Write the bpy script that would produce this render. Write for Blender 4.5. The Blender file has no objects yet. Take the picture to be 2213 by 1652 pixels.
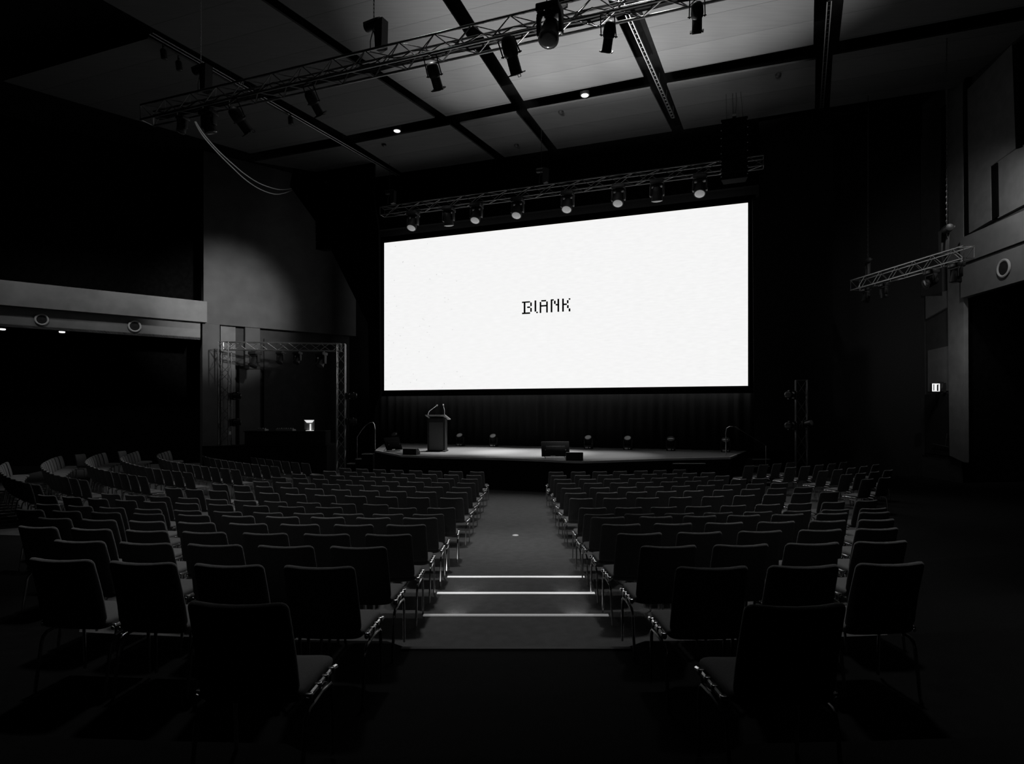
import bpy, math, random
import numpy as np
from mathutils import Vector, Matrix
random.seed(5)
SC = bpy.context.scene
COL = SC.collection
F, CX, HY, HC = 1300.0, 1115.0, 885.0, 2.715
U = Vector((.9385, -.3453, 0)); N = Vector((.3453, .9385, 0)); Z = Vector((0, 0, 1))
I4 = Matrix.Identity(4); Y3 = Vector((0, 1, 0))

def V(px, py, Y):
    return Vector(((px - CX) / F * Y, Y, HC - (py - HY) / F * Y))
def G(px, py, z):
    return V(px, py, F * (HC - z) / (py - HY))
def onv(px, v, z=0.0):
    k = (px - CX) / F
    Y = v / (.9385 + .3453 * k)
    return Vector((k * Y, Y, z))
def zat(py, Y):
    return HC - (py - HY) / F * Y

# ---------------------------------------------------------------- materials
def mat(name, col, rough=.7, metal=0.0, spec=.3, noise=None, bump=None, emit=None, sheen=0.0, strength=1.0):
    m = bpy.data.materials.new(name); m.use_nodes = True
    nt = m.node_tree; b = nt.nodes['Principled BSDF']
    c = (col, col, col, 1) if not isinstance(col, tuple) else (*col, 1)
    b.inputs['Base Color'].default_value = c
    b.inputs['Roughness'].default_value = rough
    b.inputs['Metallic'].default_value = metal
    b.inputs['Specular IOR Level'].default_value = spec
    if sheen:
        b.inputs['Sheen Weight'].default_value = sheen
        b.inputs['Sheen Roughness'].default_value = .5
    tc = nt.nodes.new('ShaderNodeTexCoord')
    if noise:
        n = nt.nodes.new('ShaderNodeTexNoise'); n.inputs['Scale'].default_value = noise[0]; n.inputs['Detail'].default_value = 4
        nt.links.new(tc.outputs['Object'], n.inputs['Vector'])
        r = nt.nodes.new('ShaderNodeMapRange')
        r.inputs['From Min'].default_value = .3; r.inputs['From Max'].default_value = .7
        r.inputs['To Min'].default_value = 1 - noise[1]; r.inputs['To Max'].default_value = 1 + noise[1]
        nt.links.new(n.outputs['Fac'], r.inputs['Value'])
        mx = nt.nodes.new('ShaderNodeMix'); mx.data_type = 'RGBA'; mx.blend_type = 'MULTIPLY'
        mx.inputs['Factor'].default_value = 1; mx.inputs['A'].default_value = c
        nt.links.new(r.outputs['Result'], mx.inputs['B'])
        nt.links.new(mx.outputs['Result'], b.inputs['Base Color'])
    if bump:
        n = nt.nodes.new('ShaderNodeTexNoise'); n.inputs['Scale'].default_value = bump[0]; n.inputs['Detail'].default_value = 3
        nt.links.new(tc.outputs['Object'], n.inputs['Vector'])
        bp = nt.nodes.new('ShaderNodeBump'); bp.inputs['Strength'].default_value = bump[1]; bp.inputs['Distance'].default_value = .01
        nt.links.new(n.outputs['Fac'], bp.inputs['Height']); nt.links.new(bp.outputs['Normal'], b.inputs['Normal'])
    if emit is not None:
        b.inputs['Emission Color'].default_value = (emit, emit, emit, 1)
        b.inputs['Emission Strength'].default_value = strength
    return m

M = {}
M['fabric'] = mat('chair_fabric', .125, .9, spec=.2, noise=(220, .25), bump=(420, .5), sheen=.2)
M['chrome'] = mat('chrome_steel', .62, .22, metal=1.0, noise=(60, .08))
M['darkmetal'] = mat('dark_metal', .09, .4, metal=.6, noise=(40, .15))
M['carpet'] = mat('carpet', .085, .97, spec=.1, noise=(9, .12), bump=(160, .7))
M['stagecarpet'] = mat('stage_carpet', .15, .95, spec=.1, noise=(60, .15), bump=(200, .4))
M['black'] = mat('matt_black', .010, .85, spec=.15, noise=(30, .2))
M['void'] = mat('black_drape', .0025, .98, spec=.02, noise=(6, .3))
M['curtain'] = mat('curtain_cloth', .03, .95, spec=.1, noise=(80, .2))
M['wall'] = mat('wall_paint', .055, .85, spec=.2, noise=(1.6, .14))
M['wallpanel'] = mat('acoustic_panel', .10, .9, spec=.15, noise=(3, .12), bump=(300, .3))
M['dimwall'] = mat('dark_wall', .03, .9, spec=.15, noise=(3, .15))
M['ledge'] = mat('ledge_plaster', .11, .8, spec=.2, noise=(2.2, .12))
M['ceildark'] = mat('ceiling_void', .008, .95, spec=.05, noise=(3, .2))
M['alu'] = mat('truss_aluminium', .50, .38, metal=1.0, noise=(25, .12))
M['dullalu'] = mat('truss_black_alu', .16, .42, metal=.9, noise=(25, .15))
M['midalu'] = mat('truss_grey_alu', .34, .30, metal=1.0, noise=(25, .15))
M['fixture'] = mat('fixture_black', .018, .5, spec=.4, noise=(40, .2))
M['lens'] = mat('frosted_lens', .55, .25, spec=.6, noise=(40, .12))
M['lamp_lens'] = mat('lit_lens', .55, .3, emit=.16, noise=(40, .15))
M['dimlens'] = mat('dark_glass_lens', .07, .12, spec=.8, noise=(40, .1))
M['pale'] = mat('pale_label', .75, .5, noise=(90, .3))
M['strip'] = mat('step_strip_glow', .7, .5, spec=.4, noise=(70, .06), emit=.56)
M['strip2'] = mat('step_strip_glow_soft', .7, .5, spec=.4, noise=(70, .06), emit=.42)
M['strip3'] = mat('step_strip_dimmed', .45, .5, spec=.4, noise=(70, .08), emit=.13)  # duller colour and glow imitate the light fading up the steps
M['strip4'] = mat('step_strip_shaded', .02, .6, spec=.2, noise=(70, .1))  # near-black colour stands in for shade on the top step
def paint_side_shade(m):  # paints shade into the carpet colour along both sides
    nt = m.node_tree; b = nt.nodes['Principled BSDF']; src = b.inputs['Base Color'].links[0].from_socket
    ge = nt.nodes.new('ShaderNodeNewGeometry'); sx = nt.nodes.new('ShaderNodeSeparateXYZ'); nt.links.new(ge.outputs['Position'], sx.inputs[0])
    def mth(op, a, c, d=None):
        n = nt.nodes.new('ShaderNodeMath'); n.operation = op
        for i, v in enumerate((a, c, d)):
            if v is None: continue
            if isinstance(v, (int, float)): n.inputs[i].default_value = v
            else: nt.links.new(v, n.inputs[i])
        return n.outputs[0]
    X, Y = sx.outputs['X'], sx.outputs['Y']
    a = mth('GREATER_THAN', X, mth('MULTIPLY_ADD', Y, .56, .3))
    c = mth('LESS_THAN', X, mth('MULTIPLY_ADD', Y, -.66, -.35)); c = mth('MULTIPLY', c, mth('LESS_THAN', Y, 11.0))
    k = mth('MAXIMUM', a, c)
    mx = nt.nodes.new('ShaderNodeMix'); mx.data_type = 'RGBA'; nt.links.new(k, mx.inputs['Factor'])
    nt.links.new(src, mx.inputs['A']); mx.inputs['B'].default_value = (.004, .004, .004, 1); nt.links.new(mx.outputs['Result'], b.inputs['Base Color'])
paint_side_shade(M['carpet'])
M['shadefloor'] = mat('painted_floor_shade', .004, .9, spec=.05, noise=(12, .2))  # near-black base colour standing in for shade on the floor
M['cab'] = mat('speaker_black', .0015, .8, spec=.03, noise=(60, .2))
M['edge'] = mat('stage_edge_alu', .62, .45, metal=.3, noise=(30, .08))
M['lamp'] = mat('lit_diffuser', .8, .5, emit=1.0, strength=1.1, noise=(40, .03))
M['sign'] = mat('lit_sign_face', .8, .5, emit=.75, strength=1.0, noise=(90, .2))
M['ink'] = mat('dark_ink', .012, .7, spec=.1, noise=(80, .2))
M['wood'] = mat('lectern_wood', .035, .6, noise=(8, .25))
M['lectpanel'] = mat('lectern_front_cloth', .12, .85, noise=(180, .3))
M['grille'] = mat('speaker_grille', .02, .6, noise=(250, .5))
M['cable'] = mat('cable_rubber', .6, .45, noise=(60, .15))
M['ring'] = mat('speaker_ring', .28, .55, noise=(40, .1))
M['deskwood'] = mat('desk_black', .013, .6, noise=(20, .2))

def screen_material():
    m = bpy.data.materials.new('screen_cloth'); m.use_nodes = True
    nt = m.node_tree; b = nt.nodes['Principled BSDF']
    b.inputs['Base Color'].default_value = (.15, .15, .15, 1); b.inputs['Roughness'].default_value = .9
    tc = nt.nodes.new('ShaderNodeTexCoord')
    mp = nt.nodes.new('ShaderNodeMapping'); mp.inputs['Scale'].default_value = (1.2, 1.2, 9)
    nt.links.new(tc.outputs['Object'], mp.inputs['Vector'])
    n1 = nt.nodes.new('ShaderNodeTexNoise'); n1.inputs['Scale'].default_value = 2.0; n1.inputs['Detail'].default_value = 8; n1.inputs['Roughness'].default_value = .7
    nt.links.new(mp.outputs['Vector'], n1.inputs['Vector'])
    r = nt.nodes.new('ShaderNodeMapRange'); r.inputs['From Min'].default_value = .3; r.inputs['From Max'].default_value = .7
    r.inputs['To Min'].default_value = .86; r.inputs['To Max'].default_value = .96
    nt.links.new(n1.outputs['Fac'], r.inputs['Value'])
    # sparse specks over one third of the cloth
    vo = nt.nodes.new('ShaderNodeTexVoronoi'); vo.inputs['Scale'].default_value = 5.0
    nt.links.new(tc.outputs['Object'], vo.inputs['Vector'])
    lt = nt.nodes.new('ShaderNodeMath'); lt.operation = 'LESS_THAN'; lt.inputs[1].default_value = .10
    nt.links.new(vo.outputs['Distance'], lt.inputs[0])
    sx = nt.nodes.new('ShaderNodeSeparateXYZ'); nt.links.new(tc.outputs['Object'], sx.inputs['Vector'])
    win = nt.nodes.new('ShaderNodeMapRange'); win.inputs['From Min'].default_value = -4.2; win.inputs['From Max'].default_value = -3.6
    win.inputs['To Min'].default_value = 1; win.inputs['To Max'].default_value = 0
    nt.links.new(sx.outputs['X'], win.inputs['Value'])
    n2 = nt.nodes.new('ShaderNodeTexNoise'); n2.inputs['Scale'].default_value = .9
    nt.links.new(tc.outputs['Object'], n2.inputs['Vector'])
    g = nt.nodes.new('ShaderNodeMath'); g.operation = 'GREATER_THAN'; g.inputs[1].default_value = .5
    nt.links.new(n2.outputs['Fac'], g.inputs[0])
    m1 = nt.nodes.new('ShaderNodeMath'); m1.operation = 'MULTIPLY'; nt.links.new(lt.outputs[0], m1.inputs[0]); nt.links.new(win.outputs['Result'], m1.inputs[1])
    m2 = nt.nodes.new('ShaderNodeMath'); m2.operation = 'MULTIPLY'; nt.links.new(m1.outputs[0], m2.inputs[0]); nt.links.new(g.outputs[0], m2.inputs[1])
    m3 = nt.nodes.new('ShaderNodeMath'); m3.operation = 'MULTIPLY_ADD'; m3.inputs[1].default_value = -.35
    nt.links.new(m2.outputs[0], m3.inputs[0]); nt.links.new(r.outputs['Result'], m3.inputs[2])
    b.inputs['Emission Color'].default_value = (1, 1, 1, 1)
    nt.links.new(m3.outputs[0], b.inputs['Emission Strength'])
    return m
M['screen'] = screen_material()

def ceiling_material():
    m = bpy.data.materials.new('ceiling_boards'); m.use_nodes = True
    nt = m.node_tree; b = nt.nodes['Principled BSDF']
    b.inputs['Roughness'].default_value = .75; b.inputs['Specular IOR Level'].default_value = .2
    tc = nt.nodes.new('ShaderNodeTexCoord')
    dot = nt.nodes.new('ShaderNodeVectorMath'); dot.operation = 'DOT_PRODUCT'; dot.inputs[1].default_value = tuple(N)
    nt.links.new(tc.outputs['Object'], dot.inputs[0])
    dv = nt.nodes.new('ShaderNodeMath'); dv.operation = 'DIVIDE'; dv.inputs[1].default_value = 1.22
    nt.links.new(dot.outputs['Value'], dv.inputs[0])
    fr = nt.nodes.new('ShaderNodeMath'); fr.operation = 'FRACT'; nt.links.new(dv.outputs[0], fr.inputs[0])
    lt = nt.nodes.new('ShaderNodeMath'); lt.operation = 'LESS_THAN'; lt.inputs[1].default_value = .014
    nt.links.new(fr.outputs[0], lt.inputs[0])
    fl = nt.nodes.new('ShaderNodeMath'); fl.operation = 'FLOOR'; nt.links.new(dv.outputs[0], fl.inputs[0])
    wn = nt.nodes.new('ShaderNodeTexWhiteNoise'); wn.noise_dimensions = '1D'; nt.links.new(fl.outputs[0], wn.inputs['W'])
    r = nt.nodes.new('ShaderNodeMapRange'); r.inputs['To Min'].default_value = .066; r.inputs['To Max'].default_value = .084
    nt.links.new(wn.outputs['Value'], r.inputs['Value'])
    du = nt.nodes.new('ShaderNodeMapping'); du.inputs['Rotation'].default_value = (0, 0, math.radians(20.2)); du.inputs['Scale'].default_value = (.35, 5, 1)
    nt.links.new(tc.outputs['Object'], du.inputs['Vector'])
    nz = nt.nodes.new('ShaderNodeTexNoise'); nz.inputs['Scale'].default_value = 3; nz.inputs['Detail'].default_value = 5
    nt.links.new(du.outputs['Vector'], nz.inputs['Vector'])
    ad = nt.nodes.new('ShaderNodeMath'); ad.operation = 'MULTIPLY_ADD'; ad.inputs[1].default_value = .03
    nt.links.new(nz.outputs['Fac'], ad.inputs[0]); nt.links.new(r.outputs['Result'], ad.inputs[2])
    sb = nt.nodes.new('ShaderNodeMath'); sb.operation = 'MULTIPLY_ADD'; sb.inputs[1].default_value = -.045
    nt.links.new(lt.outputs[0], sb.inputs[0]); nt.links.new(ad.outputs[0], sb.inputs[2])
    nt.links.new(sb.outputs[0], b.inputs['Base Color'])
    return m
M['ceilboard'] = ceiling_material()

# ---------------------------------------------------------------- mesh helpers
class MB:
    def __init__(s): s.v = []; s.f = []
    def add(s, vs, fs, T=None):
        o = len(s.v)
        s.v += [(T @ Vector(p)) if T else Vector(p) for p in vs]
        s.f += [tuple(i + o for i in f) for f in fs]
        return s
    def box(s, c, d, T=None):
        x, y, z = c; a, b, e = d[0] / 2, d[1] / 2, d[2] / 2
        vs = [(x + i * a, y + j * b, z + k * e) for k in (-1, 1) for j in (-1, 1) for i in (-1, 1)]
        return s.add(vs, [(0, 2, 3, 1), (4, 5, 7, 6), (0, 1, 5, 4), (2, 6, 7, 3), (0, 4, 6, 2), (1, 3, 7, 5)], T)
    def rbox(s, c, d, r=.01, n=3, T=None):
        """a box whose four upright edges and rims are rounded"""
        x, y, z = c; a, b, h = d[0] / 2, d[1] / 2, d[2] / 2
        def ring(ins, zz):
            out = []
            rr = max(r - ins, .0005)
            for cx, cy, a0 in ((1, 1, 0), (-1, 1, 90), (-1, -1, 180), (1, -1, 270)):
                for i in range(n + 1):
                    t = math.radians(a0 + 90 * i / n)
                    out.append((x + cx * (a - r) + rr * math.cos(t), y + cy * (b - r) + rr * math.sin(t), zz))
            return out
        q = r * .3
        rings = [ring(r * .7, z - h), ring(q, z - h + q), ring(0, z - h + r), ring(0, z + h - r), ring(q, z + h - q), ring(r * .7, z + h)]
        m = len(rings[0]); vs = sum(rings, [])
        fs = [(j * m + i, j * m + (i + 1) % m, (j + 1) * m + (i + 1) % m, (j + 1) * m + i) for j in range(len(rings) - 1) for i in range(m)]
        fs += [tuple(range(m))[::-1], tuple((len(rings) - 1) * m + i for i in range(m))]
        return s.add(vs, fs, T)
    def tube(s, pts, r, n=8, T=None):
        pts = [Vector(p) for p in pts]; rings = []
        prev = None
        for i, p in enumerate(pts):
            if i == 0: d = pts[1] - p
            elif i == len(pts) - 1: d = p - pts[i - 1]
            else: d = (pts[i + 1] - p).normalized() + (p - pts[i - 1]).normalized()
            d = d.normalized()
            if prev is None:
                a = d.orthogonal().normalized()
            else:
                a = (prev - d * prev.dot(d)).normalized()
            prev = a; b = d.cross(a)
            rings.append([p + (a * math.cos(2 * math.pi * k / n) + b * math.sin(2 * math.pi * k / n)) * r for k in range(n)])
        vs = sum(rings, []); m = n
        fs = [(j * m + i, j * m + (i + 1) % m, (j + 1) * m + (i + 1) % m, (j + 1) * m + i) for j in range(len(rings) - 1) for i in range(m)]
        fs += [tuple(range(m))[::-1], tuple((len(rings) - 1) * m + i for i in range(m))]
        return s.add(vs, fs, T)
    def lathe(s, prof, n=20, T=None):
        vs = []; fs = []
        for r, z in prof:
            for k in range(n):
                t = 2 * math.pi * k / n
                vs.append((r * math.cos(t), r * math.sin(t), z))
        for j in range(len(prof) - 1):
            for i in range(n):
                fs.append((j * n + i, j * n + (i + 1) % n, (j + 1) * n + (i + 1) % n, (j + 1) * n + i))
        fs.append(tuple(range(n))[::-1]); fs.append(tuple((len(prof) - 1) * n + i for i in range(n)))
        return s.add(vs, fs, T)
    def prism(s, poly, ext, T=None):
        n = len(poly); ext = Vector(ext)
        vs = [Vector(p) for p in poly] + [Vector(p) + ext for p in poly]
        fs = [tuple(range(n))[::-1], tuple(range(n, 2 * n))] + [(i, (i + 1) % n, n + (i + 1) % n, n + i) for i in range(n)]
        return s.add(vs, fs, T)
    def build(s, name, m, parent=None, smooth=False, world=True, base=None):
        """links the collected shapes as ONE mesh object"""
        me = bpy.data.meshes.new(name)
        if parent is not None:
            Mi = wm(parent).inverted() if world else I4
            vs = [Mi @ p for p in s.v]; loc = Vector((0, 0, 0))
        else:
            if base is None:
                xs = [p.x for p in s.v]; ys = [p.y for p in s.v]; zs = [p.z for p in s.v]
                loc = Vector(((min(xs) + max(xs)) / 2, (min(ys) + max(ys)) / 2, min(zs)))
            else: loc = Vector(base)
            vs = [p - loc for p in s.v]
        me.from_pydata([tuple(p) for p in vs], [], s.f)
        me.update()
        import bmesh
        bm = bmesh.new(); bm.from_mesh(me); bmesh.ops.recalc_face_normals(bm, faces=bm.faces); bm.to_mesh(me); bm.free()
        if smooth:
            for p in me.polygons: p.use_smooth = True
            if smooth != 'all':
                me.set_sharp_from_angle(angle=math.radians(38))
        me.materials.append(m)
        o = bpy.data.objects.new(name, me); COL.objects.link(o); o.location = loc
        if parent is not None: o.parent = parent
        return o

def wm(o):
    return (wm(o.parent) if o.parent else I4) @ o.matrix_basis
def tag(o, label, cat, group=None, kind=None):
    o['label'] = label; o['category'] = cat
    if group: o['group'] = group
    if kind: o['kind'] = kind
    return o
def thing(name, label, cat, loc, rotz=0, group=None, mtx=None):
    o = bpy.data.objects.new(name, None); COL.objects.link(o); o.empty_display_size = .1
    if mtx is not None: o.matrix_basis = mtx
    else: o.location = loc; o.rotation_euler = (0, 0, rotz)
    return tag(o, label, cat, group)
def struct(o):
    o['kind'] = 'structure'; return o
def frame_to(p, zdir, xhint=(1, 0, 0)):
    z = Vector(zdir).normalized(); x = Vector(xhint); x = (x - z * x.dot(z)).normalized(); y = z.cross(x)
    m = Matrix((x, y, z)).transposed().to_4x4(); m.translation = Vector(p); return m

# ---------------------------------------------------------------- camera
cam = bpy.data.cameras.new('camera'); co = bpy.data.objects.new('camera', cam); COL.objects.link(co)
cam.sensor_width = 36; cam.lens = F / 2213 * 36; cam.sensor_fit = 'HORIZONTAL'
cam.shift_x = -8.5 / 2213; cam.shift_y = 59 / 2213; cam.clip_end = 200
co.location = (0, 0, HC); co.rotation_euler = (math.pi / 2, 0, 0)
SC.camera = co
SC.view_settings.view_transform = 'Standard'; SC.view_settings.look = 'None'
SC.view_settings.exposure = 0; SC.view_settings.gamma = 1; SC.view_settings.use_curve_mapping = False
w = bpy.data.worlds.new('world'); SC.world = w; w.use_nodes = True
w.node_tree.nodes['Background'].inputs[0].default_value = (0, 0, 0, 1); w.node_tree.nodes['Background'].inputs[1].default_value = 0

# ---------------------------------------------------------------- floor (raked, then stepped towards the camera)
CY = 24.3
def delta(th):
    return 3.9 * (abs(th) / math.radians(88)) ** 1.6
RAMP = [(40, 0), (20, 0), (17.06, .105), (13.4, .23), (10.41, .336), (8.97, .413), (7.7, .515)]
NOSES = [(7.75, .56), (6.74, .66), (5.74, .755), (4.64, .877), (3.70, .972), (2.80, 1.085), (1.2, 1.2)]
def profile(Y, shift=0.12):
    for y0, z in reversed(NOSES):
        if Y <= y0 + shift: return z
    for (a, za), (b, zb) in zip(RAMP, RAMP[1:]):
        if Y >= b: return za + (zb - za) * (a - Y) / (a - b)
    return RAMP[-1][1]
def polar(X, Y):
    th = math.atan2(X, CY - Y); return th, math.hypot(X, CY - Y)
def zfloor(X, Y):
    th, R = polar(X, Y)
    return profile(CY - (R - delta(th)), 0 if abs(X) < .93 else .12)

def make_floor():
    ths = [math.radians(a) for a in range(-112, -8, 2)] + [math.radians(a / 2) for a in range(-16, 17)] + [math.radians(a) for a in range(10, 104, 2)]
    vs, fs = [], []
    rows = []
    ys = [22.3, 20, 18.6, 17.06, 15.8, 14.6, 13.4, 12.4, 11.4, 10.41, 9.9, 8.97, 8.3]
    for th in ths:
        aisle = None
        line = []
        d = delta(th)
        def P(Ye, z):
            R = CY - Ye + d
            return (R * math.sin(th), CY - R * math.cos(th), z)
        sh = .12
        R = CY - 6 + d
        if abs(R * math.sin(th)) < .93: sh = 0
        for y in ys: line.append(P(y, profile(y, 0)))
        prev = RAMP[-1][1]
        for y0, z in NOSES:
            line.append(P(y0 + sh + .002, prev)); line.append(P(y0 + sh, z)); prev = z
        line.append(P(-3, prev))
        rows.append(line)
    m = len(rows[0])
    for r in rows: vs += r
    for i in range(len(rows) - 1):
        for j in range(m - 1):
            fs.append((i * m + j, (i + 1) * m + j, (i + 1) * m + j + 1, i * m + j + 1))
    b = MB(); b.add(vs, fs)
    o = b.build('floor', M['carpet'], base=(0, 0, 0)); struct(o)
    o.data.materials.append(M['shadefloor'])     # shade painted as near-black floor colour on the rear treads and outer side
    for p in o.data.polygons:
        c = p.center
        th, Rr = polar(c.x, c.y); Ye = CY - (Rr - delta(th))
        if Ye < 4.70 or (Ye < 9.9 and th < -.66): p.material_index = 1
make_floor()

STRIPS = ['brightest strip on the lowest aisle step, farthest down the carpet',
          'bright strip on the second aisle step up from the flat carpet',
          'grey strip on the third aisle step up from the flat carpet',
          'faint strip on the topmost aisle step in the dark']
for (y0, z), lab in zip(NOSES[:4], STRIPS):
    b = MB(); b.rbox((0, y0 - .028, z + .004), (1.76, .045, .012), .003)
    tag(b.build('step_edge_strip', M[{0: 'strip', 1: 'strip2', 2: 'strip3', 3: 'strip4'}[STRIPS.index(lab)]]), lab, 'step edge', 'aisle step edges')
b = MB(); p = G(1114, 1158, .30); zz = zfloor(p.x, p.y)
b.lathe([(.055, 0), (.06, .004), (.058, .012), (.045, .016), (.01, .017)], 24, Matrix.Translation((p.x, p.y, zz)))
tag(b.build('floor_plate', M['strip3'], smooth=True), 'small round pale plate on the carpet of the centre aisle', 'floor plate')  # glow put into the plate's material to brighten it

# ---------------------------------------------------------------- chairs
def cushion(outline, fmap, th, puff=.0):
    rings = [(.45, -1, 1), (.78, -1, .4), (.885, -.97, 0), (.945, -.8, 0), (.985, -.48, 0), (1, 0, 0), (.985, .48, 0), (.945, .8, 0), (.885, .97, 0), (.78, 1, .4), (.45, 1, 1)]
    n = len(outline); vs = []; fs = []
    for s_, w_, p_ in rings:
        for x, y in outline: vs.append(fmap(x * s_, y * s_, w_ * (th / 2 + puff * p_)))
    for j in range(len(rings) - 1):
        for i in range(n): fs.append((j * n + i, j * n + (i + 1) % n, (j + 1) * n + (i + 1) % n, (j + 1) * n + i))
    a = len(vs); vs.append(fmap(0, 0, -(th / 2 + puff))); c = len(vs); vs.append(fmap(0, 0, th / 2 + puff))
    L = (len(rings) - 1) * n
    for i in range(n): fs.append((a, (i + 1) % n, i)); fs.append((c, L + i, L + (i + 1) % n))
    b = MB(); b.add(vs, fs); return b
def rrect(a, b, r, k=4, seg=4):
    out = []
    for cx, cy, a0 in ((1, 1, 0), (-1, 1, 90), (-1, -1, 180), (1, -1, 270)):
        for i in range(k + 1):
            t = math.radians(a0 + 90 * i / k); out.append((cx * (a - r) + r * math.cos(t), cy * (b - r) + r * math.sin(t)))
        nx, ny = {0: (-1, 1), 90: (-1, -1), 180: (1, -1), 270: (1, 1)}[a0]
        x0, y0 = out[-1]
        x1, y1 = {0: (-(a - r), b), 90: (-a, -(b - r)), 180: (a - r, -b), 270: (a, b - r)}[a0]
        for i in range(1, seg): out.append((x0 + (x1 - x0) * i / seg, y0 + (y1 - y0) * i / seg))
    return out
BACKOFF = .285
def back_map(x, y, t):      # y: -.205 .. .205 up the back
    v = (y + .205) / .41
    zz = .44 + .41 * v
    yy = -.185 - .10 * v - .012 * math.sin(v * math.pi) * -1
    yy -= .035 * (1 - (x / .21) ** 2)
    wd = 1.0 + .05 * (1 - v)
    return (x * wd, yy + t, zz + .008 * (abs(x) / .21) ** 2 * (v > .8))
def seat_map(x, y, t):
    dz = -.02 * max(0, (y - .1) / .12) ** 2 + .008 * (abs(x) / .23) ** 2
    return (x, y + .0, .425 + t + dz)
def chair_meshes():
    d = {}
    d['backrest'] = cushion(rrect(.208, .205, .035), back_map, .052, .004)
    d['seat'] = cushion(rrect(.225, .215, .05), seat_map, .06, .008)
    def leg(sx, front):
        b = MB(); x = .236 * sx
        if front: pts = [(x, .145, .0), (x, .135, .30), (x, .125, .335), (x, .10, .355), (x, 0, .362)]
        else: pts = [(x, -.225, .0), (x, -.18, .29), (x, -.168, .33), (x, -.14, .352), (x, 0, .362)]
        b.tube(pts, .0105, 7); return b
    d['leg'] = [leg(-1, 1), leg(-1, 0), leg(1, 1), leg(1, 0)]
    def rail(sx):
        b = MB(); x = .24 * sx
        b.tube([(x, -.17, .405), (x, -.12, .412), (x, .12, .412), (x, .17, .402)], .012, 7)
        for q in (-.15, -.05, .03, .11): b.rbox((x, q, .412), (.034, .03, .03), .008, 2)
        for q in (-.1, .1): b.tube([(x, q, .405), (x * .985, q, .36)], .007, 6)
        return b
    d['rail'] = [rail(-1), rail(1)]
    return d
CM = chair_meshes()
LIB = bpy.data.objects
def chair_proto(full):
    root = bpy.data.objects.new('conference_chair', None); COL.objects.link(root)
    CM['backrest'].build('backrest', M['fabric'], root, smooth='all', world=False)
    CM['seat'].build('seat', M['fabric'], root, smooth='all', world=False)
    if full:
        for l in CM['leg']: l.build('leg', M['chrome'], root, smooth=True, world=False)
        for l in CM['rail']: l.build('side_rail', M['chrome'], root, smooth=True, world=False)
    else:
        for i in (0, 1):
            b = MB()
            for q in (CM['leg'][2 * i], CM['leg'][2 * i + 1], CM['rail'][i]): b.add(q.v, q.f)
            b.build('side_frame', M['chrome'], root, smooth=True, world=False)
    return root
PROTO = {True: chair_proto(True), False: chair_proto(False)}
USED = {True: False, False: False}
KIDS = {k: [o for o in COL.objects if o.parent == PROTO[k]] for k in PROTO}
NCH = 0
PLACED = []
def chair(x, y, ang, label, full, group, z=None):
    global NCH
    if any((x - a) ** 2 + (y - b_) ** 2 < .50 ** 2 for a, b_ in PLACED): return
    PLACED.append((x, y))
    NCH += 1
    if not USED[full]:
        r = PROTO[full]; USED[full] = True
    else:
        r = PROTO[full].copy(); COL.objects.link(r)
        for ch in KIDS[full]:
            c = ch.copy(); COL.objects.link(c); c.parent = r
    r.location = (x, y, zfloor(x, y) if z is None else z); r.rotation_euler = (0, 0, ang)
    tag(r, label, 'chair', group)

ORD = ['first', 'second', 'third', 'fourth', 'fifth', 'sixth', 'seventh', 'eighth', 'ninth', 'tenth', 'eleventh', 'twelfth', 'thirteenth', 'fourteenth', 'fifteenth', 'sixteenth', 'seventeenth', 'eighteenth', 'nineteenth', 'twentieth', 'twenty-first', 'twenty-second', 'twenty-third', 'twenty-fourth', 'twenty-fifth']
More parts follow.
